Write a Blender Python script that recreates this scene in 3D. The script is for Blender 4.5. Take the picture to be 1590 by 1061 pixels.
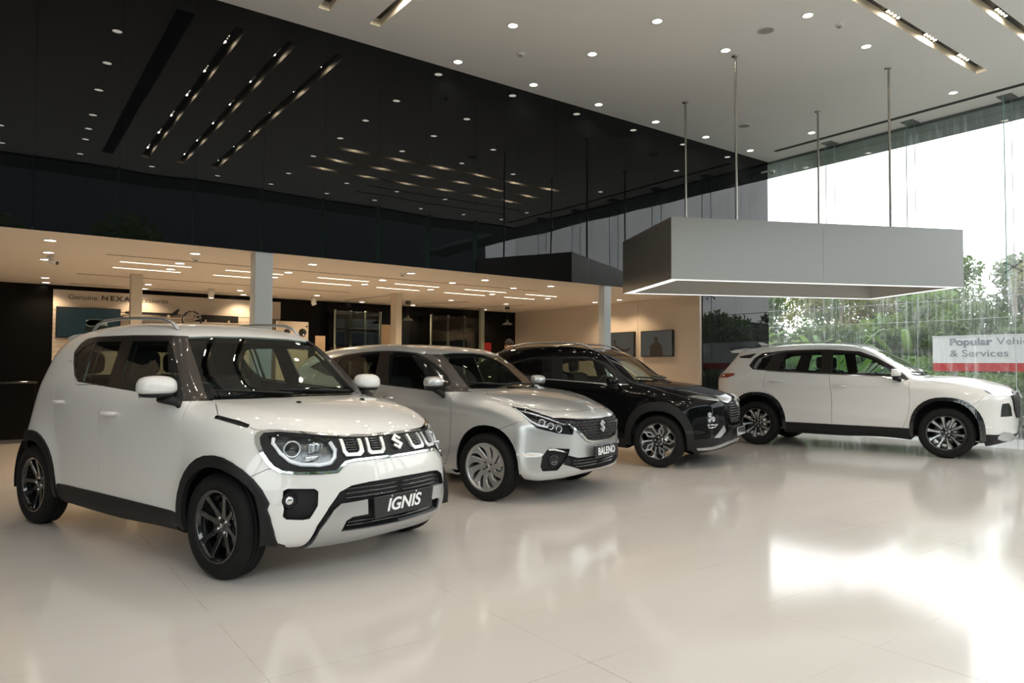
import bpy, bmesh, math, random
import numpy as np
from mathutils import Vector, Matrix
sc = bpy.context.scene
for o_ in list(bpy.data.objects): bpy.data.objects.remove(o_, do_unlink=True)

# ---------------------------------------------------------------- camera (room frame: X along the black wall, Y towards it, Z up)
RT = Vector((0.805871, -0.592069, 0.005101)); UP = Vector((-0.024554, -0.024811, 0.999391)); FW = Vector((0.591581, 0.805506, 0.034532))
CAM_H = 1.2333; FPX = 1098.89
POSE = {'ig': (1.4309, 5.719, -1.2445), 'ba': (4.028, 6.8431, -1.2357), 'gb': (6.8554, 7.4453, -1.1552), 'gw': (11.0415, 5.802, -1.305)}
D_WALL = 8.39; X_GLASS = 12.56; H_CEIL = 5.385; M_CEIL = 2.555; Y_SOUTH = -0.22
cam_d = bpy.data.cameras.new('camera'); cam = bpy.data.objects.new('camera', cam_d); sc.collection.objects.link(cam)
cam_d.sensor_width = 36.; cam_d.lens = 36.*FPX/1590.; cam_d.clip_start = .05; cam_d.clip_end = 300
m_ = Matrix.Identity(4)
for i_ in range(3): m_[i_][0] = RT[i_]; m_[i_][1] = UP[i_]; m_[i_][2] = -FW[i_]
m_[2][3] = CAM_H
cam.matrix_world = m_; sc.camera = cam

# ---------------------------------------------------------------- sky, exposure
sc.view_settings.view_transform = 'Standard'; sc.view_settings.look = 'None'
sc.view_settings.exposure = -0.20; sc.view_settings.gamma = 1; sc.view_settings.use_curve_mapping = False
sc.cycles.use_denoising = True
sc.cycles.max_bounces = 10; sc.cycles.diffuse_bounces = 4; sc.cycles.glossy_bounces = 5
sc.cycles.transmission_bounces = 6; sc.cycles.transparent_max_bounces = 24
sc.cycles.sample_clamp_indirect = 6; sc.cycles.caustics_reflective = False; sc.cycles.caustics_refractive = False
wd = bpy.data.worlds.new('overcast_sky'); sc.world = wd; wd.use_nodes = True
nt_ = wd.node_tree; bg_ = nt_.nodes['Background']
tc_ = nt_.nodes.new('ShaderNodeTexCoord'); sp_ = nt_.nodes.new('ShaderNodeSeparateXYZ'); cr_ = nt_.nodes.new('ShaderNodeValToRGB')
nt_.links.new(tc_.outputs['Generated'], sp_.inputs[0]); nt_.links.new(sp_.outputs['Z'], cr_.inputs[0])
cr_.color_ramp.elements[0].position = 0.0; cr_.color_ramp.elements[0].color = (.93, .95, .97, 1)
cr_.color_ramp.elements[1].position = .5; cr_.color_ramp.elements[1].color = (.96, .98, 1., 1)
nt_.links.new(cr_.outputs[0], bg_.inputs[0]); bg_.inputs[1].default_value = 4.6

def portal(name, loc, size, rot):
    l = bpy.data.lights.new(name, 'AREA'); l.shape = 'RECTANGLE'; l.size, l.size_y = size; l.cycles.is_portal = True
    o = bpy.data.objects.new(name, l); o.location = loc; o.rotation_euler = rot; sc.collection.objects.link(o)
portal('east_glass_portal', (X_GLASS+.15, 4.08, H_CEIL/2), (H_CEIL, 8.6), (0, math.pi/2, 0))
portal('south_glass_portal', (4.5, Y_SOUTH-.15, H_CEIL/2), (16., H_CEIL), (math.pi/2, 0, 0))
# ---------------------------------------------------------------- materials
MATS = {}
def lin(c):
    return tuple(((v/255.)/12.92 if v/255. <= .04045 else ((v/255.+.055)/1.055)**2.4) for v in c)
def mat(name, col=(.8, .8, .8), rough=.5, metal=0., coat=0., emit=None, es=1., spec=.5, bump=None, noise=None, coat_rough=.03):
    if name in MATS: return MATS[name]
    m = bpy.data.materials.new(name); m.use_nodes = True; nt = m.node_tree; b = nt.nodes['Principled BSDF']
    b.inputs['Base Color'].default_value = (*col, 1); b.inputs['Roughness'].default_value = rough
    b.inputs['Metallic'].default_value = metal; b.inputs['Specular IOR Level'].default_value = spec
    if coat: b.inputs['Coat Weight'].default_value = coat; b.inputs['Coat Roughness'].default_value = coat_rough
    if emit: b.inputs['Emission Color'].default_value = (*emit, 1); b.inputs['Emission Strength'].default_value = es
    if bump:
        n = nt.nodes.new('ShaderNodeTexNoise'); n.inputs['Scale'].default_value = bump[0]; n.inputs['Detail'].default_value = 2
        t = nt.nodes.new('ShaderNodeTexCoord'); nt.links.new(t.outputs['Object'], n.inputs['Vector'])
        bp = nt.nodes.new('ShaderNodeBump'); bp.inputs['Strength'].default_value = bump[1]; bp.inputs['Distance'].default_value = bump[2]
        nt.links.new(n.outputs['Fac'], bp.inputs['Height']); nt.links.new(bp.outputs[0], b.inputs['Normal'])
    if noise:
        n = nt.nodes.new('ShaderNodeTexNoise'); n.inputs['Scale'].default_value = noise[0]; n.inputs['Detail'].default_value = 4
        t = nt.nodes.new('ShaderNodeTexCoord'); nt.links.new(t.outputs['Object'], n.inputs['Vector'])
        r = nt.nodes.new('ShaderNodeValToRGB'); r.color_ramp.elements[0].position = .35; r.color_ramp.elements[1].position = .65
        r.color_ramp.elements[0].color = (*col, 1); r.color_ramp.elements[1].color = (*noise[1], 1)
        nt.links.new(n.outputs['Fac'], r.inputs[0]); nt.links.new(r.outputs[0], b.inputs['Base Color'])
    MATS[name] = m; return m
def two_sided_fresnel(nt, ior):
    fr = nt.nodes.new('ShaderNodeFresnel'); ge = nt.nodes.new('ShaderNodeNewGeometry'); mr = nt.nodes.new('ShaderNodeMapRange')
    mr.inputs[3].default_value = ior; mr.inputs[4].default_value = 1./ior
    nt.links.new(ge.outputs['Backfacing'], mr.inputs[0]); nt.links.new(mr.outputs[0], fr.inputs[0]); return fr
def glassmat(name, tint, refl=1.0, rough=0., ior=1.5):
    if name in MATS: return MATS[name]
    m = bpy.data.materials.new(name); m.use_nodes = True; nt = m.node_tree; nt.nodes.clear()
    o = nt.nodes.new('ShaderNodeOutputMaterial'); mx = nt.nodes.new('ShaderNodeMixShader'); fr = two_sided_fresnel(nt, ior)
    t = nt.nodes.new('ShaderNodeBsdfTransparent'); g = nt.nodes.new('ShaderNodeBsdfGlossy')
    t.inputs[0].default_value = (*tint, 1); g.inputs['Color'].default_value = (refl, refl, refl, 1); g.inputs['Roughness'].default_value = rough
    nt.links.new(fr.outputs[0], mx.inputs[0]); nt.links.new(t.outputs[0], mx.inputs[1]); nt.links.new(g.outputs[0], mx.inputs[2])
    nt.links.new(mx.outputs[0], o.inputs[0]); MATS[name] = m; return m

# ---------------------------------------------------------------- objects
COL = sc.collection
def mesh_obj(name, V, F, m=None, parent=None, smooth=False, normals=None, mats=None, fmat=None):
    me = bpy.data.meshes.new(name); me.from_pydata([tuple(map(float, v)) for v in V], [], [tuple(map(int, f)) for f in F])
    if m: me.materials.append(m)
    if mats:
        for q in mats: me.materials.append(q)
        if fmat is not None: me.polygons.foreach_set('material_index', fmat)
    if smooth or normals is not None: me.polygons.foreach_set('use_smooth', [True]*len(me.polygons))
    me.update()
    if normals is not None: me.normals_split_custom_set_from_vertices([tuple(map(float, n)) for n in normals])
    o = bpy.data.objects.new(name, me); COL.objects.link(o)
    if parent is not None: o.parent = parent
    return o
def empty(name, loc=(0, 0, 0), rz=0., parent=None):
    o = bpy.data.objects.new(name, None); o.location = loc; o.rotation_euler = (0, 0, rz); COL.objects.link(o); o.empty_display_size = .1
    if parent is not None: o.parent = parent
    return o
def tag(o, label=None, cat=None, group=None, kind=None):
    if label: o['label'] = label
    if cat: o['category'] = cat
    if group: o['group'] = group
    if kind: o['kind'] = kind
    return o
def struct(o): o['kind'] = 'structure'; return o
def copy_tree(o, parent=None):
    c = o.copy(); COL.objects.link(c)
    if parent is not None: c.parent = parent
    for ch in o.children: copy_tree(ch, c)
    return c

class MB:
    """collects simple solids and links them as one mesh object"""
    def __init__(s): s.V = []; s.F = []; s.S = []
    def add(s, V, F, smooth=False):
        b = len(s.V); s.V += [tuple(v) for v in V]; s.F += [tuple(b+i for i in f) for f in F]; s.S += [smooth]*len(F); return s
    def box(s, a, b, bev=0.):
        (x0, y0, z0), (x1, y1, z1) = a, b
        if x0 > x1: x0, x1 = x1, x0
        if y0 > y1: y0, y1 = y1, y0
        if z0 > z1: z0, z1 = z1, z0
        if bev <= 0:
            V = [(x, y, z) for z in (z0, z1) for y in (y0, y1) for x in (x0, x1)]
            return s.add(V, [(0, 2, 3, 1), (4, 5, 7, 6), (0, 1, 5, 4), (2, 6, 7, 3), (0, 4, 6, 2), (1, 3, 7, 5)])
        bev = min(bev, (x1-x0)/2.01, (y1-y0)/2.01, (z1-z0)/2.01)
        bm = bmesh.new(); bmesh.ops.create_cube(bm, size=1)
        for v in bm.verts: v.co = ((x0+x1)/2+v.co.x*(x1-x0), (y0+y1)/2+v.co.y*(y1-y0), (z0+z1)/2+v.co.z*(z1-z0))
        bmesh.ops.bevel(bm, geom=bm.edges[:], offset=bev, segments=2, profile=.6, affect='EDGES')
        bm.verts.index_update(); V = [tuple(v.co) for v in bm.verts]; F = [[v.index for v in f.verts] for f in bm.faces]; bm.free()
        return s.add(V, F)
    def prism(s, poly, o, ux, uy, d):
        """polygon in the (ux,uy) plane at o, pushed along d (vector); d may be negative side"""
        o, ux, uy, d = map(Vector, (o, ux, uy, d)); n = len(poly)
        A = [o+ux*p[0]+uy*p[1] for p in poly]; B = [a+d for a in A]
        F = [tuple(range(n)), tuple(range(2*n-1, n-1, -1))]+[(i, i+n, (i+1) % n+n, (i+1) % n) for i in range(n)]
        return s.add(A+B, F)
    def tube(s, pts, r, n=10, cap=True, closed=False, flat=1.):
        P = [Vector(p) for p in pts]; R = r if isinstance(r, (list, tuple)) else [r]*len(P); V = []; m = len(P)
        t0 = (P[1]-P[0]).normalized(); ref = Vector((0, 0, 1)) if abs(t0.z) < .9 else Vector((1, 0, 0))
        for i, p in enumerate(P):
            if closed: t = (P[(i+1) % m]-P[i-1]).normalized()
            else: t = (P[min(i+1, m-1)]-P[max(i-1, 0)]).normalized()
            u = t.cross(ref)
            if u.length < 1e-4: u = t.cross(Vector((0, 1, 0)))
            u.normalize(); w = u.cross(t)
            for k in range(n):
                a = 2*math.pi*k/n; V.append(p+u*math.cos(a)*R[i]+w*math.sin(a)*R[i]*flat)
        F = []
        for i in range(m if closed else m-1):
            j = (i+1) % m
            for k in range(n): F.append((i*n+k, i*n+(k+1) % n, j*n+(k+1) % n, j*n+k))
        if cap and not closed: F += [tuple(range(n-1, -1, -1)), tuple((m-1)*n+k for k in range(n))]
        return s.add(V, F, True)
    def lathe(s, prof, c, axis, n=32, smooth=True):
        """prof: (radius, height along axis)"""
        ax = Vector(axis).normalized(); u = ax.orthogonal().normalized(); w = ax.cross(u); c = Vector(c); V = []; F = []; m = len(prof)
        for (r, hh) in prof:
            for k in range(n):
                a = 2*math.pi*k/n; V.append(c+ax*hh+(u*math.cos(a)+w*math.sin(a))*max(r, 1e-4))
        for i in range(m-1):
            for k in range(n): F.append((i*n+k, (i+1)*n+k, (i+1)*n+(k+1) % n, i*n+(k+1) % n))
        return s.add(V, F, smooth)
    def ellip(s, c, r, e=1., n=16, m=10):
        V = []; F = []
        f = lambda v, p: math.copysign(abs(v)**p, v)
        for i in range(m+1):
            t = -math.pi/2+math.pi*i/m
            for k in range(n):
                a = 2*math.pi*k/n
                V.append((c[0]+r[0]*f(math.cos(t), e)*f(math.cos(a), e), c[1]+r[1]*f(math.cos(t), e)*f(math.sin(a), e), c[2]+r[2]*f(math.sin(t), e)))
        for i in range(m):
            for k in range(n): F.append((i*n+k, i*n+(k+1) % n, (i+1)*n+(k+1) % n, (i+1)*n+k))
        return s.add(V, F, True)
    def build(s, name, m, parent=None, label=None):
        o = mesh_obj(name, s.V, s.F, m, parent)
        o.data.polygons.foreach_set('use_smooth', s.S)
        if any(s.S) and not all(s.S): pass
        if label: o['label'] = label
        return o
def text_obj(name, s, size, m, parent=None, loc=(0, 0, 0), ux=(1, 0, 0), uy=(0, 0, 1), ext=.002, shear=0., weight=0., spacing=1., align='CENTER', width=None):
    c = bpy.data.curves.new(name, 'FONT'); c.body = s; c.size = size; c.extrude = ext; c.shear = shear; c.offset = weight
    c.space_character = spacing; c.align_x = align; c.align_y = 'CENTER'; c.materials.append(m)
    tmp = bpy.data.objects.new(name, c); COL.objects.link(tmp)
    bpy.context.view_layer.update()
    dg = bpy.context.evaluated_depsgraph_get(); me = bpy.data.meshes.new_from_object(tmp.evaluated_get(dg))
    bpy.data.objects.remove(tmp); o = bpy.data.objects.new(name, me); COL.objects.link(o)
    if width:
        xs = [v.co.x for v in me.vertices]; k = width/(max(xs)-min(xs)); cx = (max(xs)+min(xs))/2 if align == 'CENTER' else min(xs)
        for v in me.vertices: v.co.x = (v.co.x-cx)*k
    ux = Vector(ux).normalized(); uy = Vector(uy).normalized(); uz = ux.cross(uy)
    M = Matrix.Identity(4)
    for i in range(3): M[i][0] = ux[i]; M[i][1] = uy[i]; M[i][2] = uz[i]; M[i][3] = loc[i]
    if parent is not None: o.parent = parent
    o.matrix_local = M
    return o
# ---------------------------------------------------------------- car body maths (numpy only)
def chaikin(P, n=2, closed=True):
    P = np.asarray(P, float)
    for _ in range(n):
        if closed:
            Q = np.roll(P, -1, 0)
            P = np.stack([P*.75+Q*.25, P*.25+Q*.75], 1).reshape(-1, 2)
        else:
            A, Bq = P[:-1], P[1:]
            P = np.concatenate([P[:1], np.stack([A*.75+Bq*.25, A*.25+Bq*.75], 1).reshape(-1, 2), P[-1:]])
    return P

def sdf_grid(poly, lo, hi, st):
    nx = int(round((hi[0]-lo[0])/st))+1; nz = int(round((hi[1]-lo[1])/st))+1
    X, Z = np.meshgrid(lo[0]+st*np.arange(nx), lo[1]+st*np.arange(nz), indexing='ij')
    px, pz = X.ravel(), Z.ravel()
    a = poly; b = np.roll(poly, -1, 0)
    best = np.full(px.shape, 1e9); ins = np.zeros(px.shape, bool)
    for (ax_, az_), (bx_, bz_) in zip(a, b):
        dx, dz = bx_-ax_, bz_-az_
        L = dx*dx+dz*dz
        if L < 1e-12: continue
        t = np.clip(((px-ax_)*dx+(pz-az_)*dz)/L, 0, 1)
        best = np.minimum(best, (px-ax_-t*dx)**2+(pz-az_-t*dz)**2)
        if az_ != bz_:
            c = ((az_ > pz) != (bz_ > pz)) & (px < dx*(pz-az_)/dz+ax_)
            ins ^= c
    d = np.sqrt(best); d[ins] *= -1
    return d.reshape(nx, nz)

def bs(G, lo, st, x, z):
    u = np.clip((x-lo[0])/st, 1, G.shape[0]-3.001); v = np.clip((z-lo[1])/st, 1, G.shape[1]-3.001)
    i = np.floor(u).astype(int); j = np.floor(v).astype(int); u = u-i; v = v-j
    def w(t): return ((1-t)**3/6, (3*t**3-6*t*t+4)/6, (-3*t**3+3*t*t+3*t+1)/6, t**3/6)
    wu, wv = w(u), w(v); r = 0
    for a in range(4):
        s = 0
        for b in range(4): s = s+wv[b]*G[i+a-1, j+b-1]
        r = r+wu[a]*s
    return r

def ss(a, b, x):
    t = np.clip((x-a)/(b-a), 0, 1); return t*t*(3-2*t)
def smax(a, b, k):
    hh = np.maximum(k-np.abs(a-b), 0)/k
    return np.maximum(a, b)+hh*hh*k*.25

class Body:
    """A car shell as one smooth implicit surface: side silhouette, plan taper, tumblehome, arch flares."""
    def __init__(s, spec):
        s.c = spec
        s.lo = (-2.6, -.25); s.st = .0125
        s.G = sdf_grid(chaikin(spec['sil'], 3), s.lo, (2.6, 1.95), s.st)
        xs = np.linspace(-2.6, 2.6, 105)
        def cur(key):
            a = np.array(spec[key]); v = np.interp(xs, a[:, 0], a[:, 1])
            for _ in range(3): v = np.convolve(np.pad(v, 2, 'edge'), [.1, .2, .4, .2, .1], 'valid')
            return v
        s.xs = xs
        s.wp, s.belt, s.tum, s.pull, s.crown, s.rnd = [cur(k) for k in ('plan', 'belt', 'tumble', 'pull', 'crown', 'round')]
    def cv(s, a, x):
        return np.interp(x, s.xs, a)
    def W(s, x, z):
        c = s.c
        w = s.cv(s.wp, x)
        bz = s.cv(s.belt, x); tm = s.cv(s.tum, x)
        d = z-bz; q = c.get('shoulder', .05)
        w = w-tm*(d+np.sqrt(d*d+q*q))/2
        w = w-c.get('tuck', .35)*np.maximum(c.get('tuckz', .5)-z, 0)**2*1.0
        for (xc, zc, sx, sz, am) in c.get('bumps', ()):
            w = w+am*np.exp(-((x-xc)/sx)**2-((z-zc)/sz)**2)
        for xw in (-c['wb']/2, c['wb']/2):
            r = np.hypot(x-xw, z-c['R'])
            w = w+c['flare']*np.exp(-(np.maximum(r-c['Ra'], 0)/c.get('flarew', .12))**2)*ss(1.25*c['Ra']+.15, .5*c['Ra'], np.abs(x-xw)) * (z > -1)
        for cr in c.get('creases', ()):
            (x0, z0, x1, z1, am, wd) = cr
            zz = z0+(z1-z0)*(x-x0)/(x1-x0)
            e = ss(x0-.05, x0+.2, x)*ss(x1+.05, x1-.2, x)
            t = (z-zz)/wd
            w = w+am*e*np.exp(-t*t)
        return w
    def F(s, P):
        x, y, z = P[..., 0], np.abs(P[..., 1]), P[..., 2]
        yn = y/.8
        xx = x+s.cv(s.pull, x)*np.where(yn < 1.4, yn, 1.4)**s.c.get('pullp', 2.6)
        zz = z+s.cv(s.crown, x)*yn*yn
        fs = bs(s.G, s.lo, s.st, xx, zz)
        fw = y-s.W(x, z)
        k = s.cv(s.rnd, x)
        k = np.where(z < .45, np.minimum(k, .12), k)
        return smax(fs, fw*.97, k)
    def grad(s, P, e=.004):
        g = np.stack([(s.F(P+d)-s.F(P-d)) for d in np.eye(3)*e], -1)
        return g/(np.linalg.norm(g, axis=-1, keepdims=True)+1e-12)
    def project(s, P, n=5):
        for _ in range(n):
            e = .004
            g = np.stack([(s.F(P+d)-s.F(P-d))/(2*e) for d in np.eye(3)*e], -1)
            f = s.F(P)
            P = P-g*np.clip(f/(np.sum(g*g, -1)+1e-9), -.03, .03)[..., None]
        return P
    def nets(s, h=.026):
        c = s.c
        x0, x1 = c['sil_x']; xs = np.arange(x0-2*h, x1+2*h, h)
        ny = 2*int(np.ceil(1.02/h))+1
        ys = (np.arange(ny+1)-(ny)/2.)*h
        zs = np.arange(.02, c['top']+3*h, h)
        X, Y, Z = np.meshgrid(xs, ys, zs, indexing='ij')
        f = s.F(np.stack([X, Y, Z], -1))
        n0, n1, n2 = f.shape
        ins = f < 0
        cells = np.zeros((n0-1, n1-1, n2-1), int)
        for a in (0, 1):
            for b in (0, 1):
                for d in (0, 1): cells += ins[a:n0-1+a, b:n1-1+b, d:n2-1+d]
        act = (cells > 0) & (cells < 8)
        idx = -np.ones(act.shape, int); idx[act] = np.arange(act.sum())
        I = np.argwhere(act)
        acc = np.zeros((len(I), 3)); cnt = np.zeros(len(I))
        for ax in range(3):
            for a in (0, 1):
                for b in (0, 1):
                    o0 = [0, 0, 0]; others = [k for k in range(3) if k != ax]
                    o0[others[0]] = a; o0[others[1]] = b; o1 = list(o0); o1[ax] = 1
                    A = tuple((I+o0).T); Bq = tuple((I+o1).T)
                    fa, fb = f[A], f[Bq]; m = (fa < 0) != (fb < 0)
                    t = np.where(m, fa/(fa-fb+1e-15), 0)
                    p = (I+np.array(o0)).astype(float); p[:, ax] += t
                    acc[m] += p[m]; cnt[m] += 1
        p = acc/cnt[:, None]
        V = np.stack([xs[0]+p[:, 0]*h, ys[0]+p[:, 1]*h, zs[0]+p[:, 2]*h], -1)
        faces = []
        for ax in range(3):
            o = [k for k in range(3) if k != ax]
            sl0 = [slice(1, -1)]*3; sl1 = [slice(1, -1)]*3
            sl0[ax] = slice(0, f.shape[ax]-1); sl1[ax] = slice(1, f.shape[ax])
            fa = ins[tuple(sl0)]; fb = ins[tuple(sl1)]
            m = np.argwhere(fa != fb)
            for q in (0, 1):
                sel = m[fa[tuple(m.T)] == bool(q)]
                base = sel.copy(); base[:, o[0]] += 1; base[:, o[1]] += 1
                def cell(da, db):
                    k = base.copy(); k[:, o[0]] -= da; k[:, o[1]] -= db
                    return idx[tuple(k.T)]
                qd = np.stack([cell(1, 1), cell(0, 1), cell(0, 0), cell(1, 0)], 1)
                flip = (q == 0) ^ (ax == 1)
                if flip: qd = qd[:, ::-1]
                faces.append(qd)
        Fq = np.concatenate(faces)
        Fq = Fq[(Fq >= 0).all(1)]
        V = s.project(V)
        V[np.abs(V[:, 1]) < 1e-4, 1] = 0
        return V, Fq

VIEWS = {'S': None, 'F': 0., 'R': 0., 'T': None, 'Q': 38., 'P': 62.}
def to2d(view, P):
    y = np.abs(P[..., 1])
    if view == 'S': return np.stack([P[..., 0], P[..., 2]], -1)
    if view in 'FR': return np.stack([y, P[..., 2]], -1)
    if view == 'T': return np.stack([P[..., 0], y], -1)
    a = np.radians(VIEWS[view])
    return np.stack([y*np.cos(a)-P[..., 0]*np.sin(a), P[..., 2]], -1)
def view_ok(view, N, C, lim):
    ny = np.abs(N[:, 1])
    if view == 'S': m = (ny > .25) & (np.abs(C[:, 1]) > .45)
    elif view == 'F': m = (N[:, 0] > .05)
    elif view == 'R': m = (N[:, 0] < -.05)
    elif view == 'T': m = (N[:, 2] > .15)
    else:
        a = np.radians(VIEWS[view]); m = (N[:, 0]*np.cos(a)+ny*np.sin(a)) > .1
    if lim: # (x0,x1,z0,z1)
        m &= (C[:, 0] > lim[0]) & (C[:, 0] < lim[1]) & (C[:, 2] > lim[2]) & (C[:, 2] < lim[3])
    return m
def inpoly(P, Q):
    x, y = Q[:, 0], Q[:, 1]; r = np.zeros(len(Q), bool)
    a = np.asarray(P); b = np.roll(a, -1, 0)
    for (x0, y0), (x1, y1) in zip(a, b):
        if y0 == y1: continue
        r ^= ((y0 > y) != (y1 > y)) & (x < (x1-x0)*(y-y0)/(y1-y0)+x0)
    return r

class Shell:
    def __init__(s, V, Fq, body):
        s.body = body
        s.V = [tuple(v) for v in V]; s.F = [list(map(int, f)) for f in Fq]
        s.E = {}
        for i, f in enumerate(s.F):
            for k in range(len(f)):
                a, b = f[k], f[(k+1) % len(f)]
                s.E.setdefault((a, b) if a < b else (b, a), set()).add(i)
        s.n0 = None
        s.refresh()
    def refresh(s):
        V = np.array(s.V); n = max(len(f) for f in s.F)
        idx = np.array([f+[f[-1]]*(n-len(f)) for f in s.F]); cnt = np.array([len(f) for f in s.F])
        m = (np.arange(n)[None] < cnt[:, None])[..., None]
        P = V[idx]; s.C = (P*m).sum(1)/cnt[:, None]
        s.Pi = P
        N = np.cross(P[:, 1]-P[:, 0], P[:, 2]-P[:, 0])
        N = N+np.cross(P[:, 2]-P[:, 0], P[:, np.minimum(3, n-1)]-P[:, 0])
        big = cnt > 4
        if big.any() or s.n0 is None:
            N = s.body.grad(s.C) if s.n0 is None else s._inherit()
        else: N = s._inherit()
        s.N = N; s.n0 = N; s.parent = list(range(len(s.F)))
    def _inherit(s):
        return s.n0[np.array(s.parent)]
    def cut(s, view, poly, lim=None):
        poly = np.asarray(poly, float)
        ok = view_ok(view, s.N, s.C, lim)
        P2 = to2d(view, s.Pi); mn = P2.min(1); mx = P2.max(1)
        plo, phi = poly.min(0)-.03, poly.max(0)+.03
        ok &= (mx > plo).all(1) & (mn < phi).all(1)
        cand0 = np.nonzero(ok)[0]
        kids = {int(i): [int(i)] for i in cand0}
        for k in range(len(poly)):
            a, b = poly[k], poly[(k+1) % len(poly)]
            L = np.hypot(*(b-a))
            if L < 1e-6: continue
            n = np.array([-(b-a)[1], (b-a)[0]])/L; t = (b-a)/L
            e = .004
            lo, hi = np.minimum(a, b)-e, np.maximum(a, b)+e
            c = cand0[(mx[cand0] > lo).all(1) & (mn[cand0] < hi).all(1)]
            if not len(c): continue
            q = np.abs((s.C[c][:, :0]).sum(1))
            cc2 = (mn[c]+mx[c])/2; rad = np.hypot(*((mx[c]-mn[c])/2).T)
            c = c[np.abs((cc2-a)@n) < rad]
            for fi in c:
                new = []
                for g in kids[int(fi)]:
                    r = s._split(g, view, a, n)
                    if r is not None: new.append(r)
                kids[int(fi)] += new
        s.refresh()
    def _d(s, v, view, a, n):
        p = s.V[v]; y = abs(p[1])
        if view == 'S': u, w = p[0], p[2]
        elif view in 'FR': u, w = y, p[2]
        elif view == 'T': u, w = p[0], y
        else:
            r = math.radians(VIEWS[view]); u, w = y*math.cos(r)-p[0]*math.sin(r), p[2]
        return (u-a[0])*n[0]+(w-a[1])*n[1]
    def _split(s, fi, view, a, n):
        f = s.F[fi]; eps = 2e-4
        d = [s._d(v, view, a, n) for v in f]
        if max(d) <= eps or min(d) >= -eps: return None
        m = len(f); on = []
        edges = [(f[k], f[(k+1) % m], d[k], d[(k+1) % m]) for k in range(m)]
        for v, dd in zip(f, d):
            if abs(dd) <= eps: on.append(v)
        for (p, q, dp, dq) in edges:
            if abs(dp) > eps and abs(dq) > eps and (dp > 0) != (dq > 0):
                t = dp/(dp-dq); A, B_ = s.V[p], s.V[q]
                vi = len(s.V); s.V.append(tuple(A[i]+(B_[i]-A[i])*t for i in range(3)))
                key = (p, q) if p < q else (q, p)
                fs = s.E.pop(key)
                for g in fs:
                    G = s.F[g]; L = len(G)
                    for k in range(L):
                        x, y = G[k], G[(k+1) % L]
                        if (x == p and y == q) or (x == q and y == p):
                            G.insert(k+1, vi); break
                s.E[(p, vi) if p < vi else (vi, p)] = set(fs); s.E[(q, vi) if q < vi else (vi, q)] = set(fs)
                on.append(vi)
        if len(on) != 2: return None
        f = s.F[fi]; i, j = sorted((f.index(on[0]), f.index(on[1])))
        if j-i < 2 or (i+len(f)-j) < 2: return None
        A = f[i:j+1]; B2 = f[j:]+f[:i+1]
        ni = len(s.F); s.F[fi] = A; s.F.append(B2); s.parent.append(s.parent[fi])
        for k in range(len(B2)-1):
            x, y = B2[k], B2[k+1]; key = (x, y) if x < y else (y, x)
            s.E[key].discard(fi); s.E[key].add(ni)
        key = (on[0], on[1]) if on[0] < on[1] else (on[1], on[0])
        s.E[key] = {fi, ni}
        return ni
    def classify(s, regs):
        lab = np.full(len(s.F), -1)
        for k, r in enumerate(regs):
            m = np.zeros(len(s.F), bool)
            for (view, poly, lim) in r['polys']:
                m |= view_ok(view, s.N, s.C, lim) & inpoly(poly, to2d(view, s.C))
            for (view, poly, lim) in r.get('minus', ()):
                m &= ~(view_ok(view, s.N, s.C, lim) & inpoly(poly, to2d(view, s.C)))
            lab[m & (lab < 0)] = k
        return lab

def arc(cx_, cz, r, a0, a1, n, rx=1., p=2.):
    t = np.radians(np.linspace(a0, a1, n))
    c, sn = np.cos(t), np.sin(t)
    return [(cx_+rx*r*np.sign(u)*abs(u)**(2/p), cz+r*np.sign(v)*abs(v)**(2/p)) for u, v in zip(c, sn)]
# ---------------------------------------------------------------- body specs (car frame: x forward from mid wheelbase, y half width, z up)
IG = dict(wb=2.435, R=.30, Ra=.365, flare=.030, flarew=.10, top=1.56, sil_x=(-1.80, 1.95), tuckz=.45, tuck=.5, shoulder=.06,
    sil=[(1.748, 0.193), (1.861, 0.231), (1.914, 0.341), (1.927, 0.511), (1.898, 0.67), (1.841, 0.793), (1.742, 0.873), (1.55, 0.944), (1.298, 0.995), (1.048, 1.019), (0.859, 1.031), (0.702, 1.159), (0.501, 1.35), (0.34, 1.476), (0.099, 1.537), (-0.3, 1.558), (-0.747, 1.541), (-1.144, 1.497), (-1.35, 1.435), (-1.437, 1.304), (-1.544, 1.094), (-1.642, 0.919), (-1.686, 0.737), (-1.701, 0.538), (-1.675, 0.341), (-1.548, 0.252), (-1.001, 0.232), (0.996, 0.232)],
    plan=[(-1.8, 0.744), (-1.2, 0.783), (-0.6, 0.807), (0.4, 0.812), (1.2, 0.816), (1.9, 0.775)],
    belt=[(-1.8, 0.89), (-1.2, 1.076), (0, 0.98), (0.8, 0.981), (1.2, 0.951), (1.9, 0.811)],
    tumble=[(-1.8, 0.449), (-1.0, 0.307), (0.3, 0.40), (0.8, 0.28), (1.1, 0.579), (1.9, 0.795)],
    pull=[(-1.8, -0.219), (-1.2, -0.159), (-0.5, 0.008), (0.2, 0.026), (0.7, 0.024), (1.2, 0.217), (1.7, 0.465), (1.95, 0.285)],
    crown=[(-1.8, 0.006), (-1.2, 0.044), (0, 0.067), (0.5, 0.041), (0.9, 0.035), (1.5, 0.014), (1.9, 0.05)],
    round=[(-1.8, 0.264), (-1, 0.182), (0, 0.179), (0.6, 0.106), (1.0, 0.193), (1.9, 0.28)],
    bumps=[(-1.25,.72,.32,.20,.02)])
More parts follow.
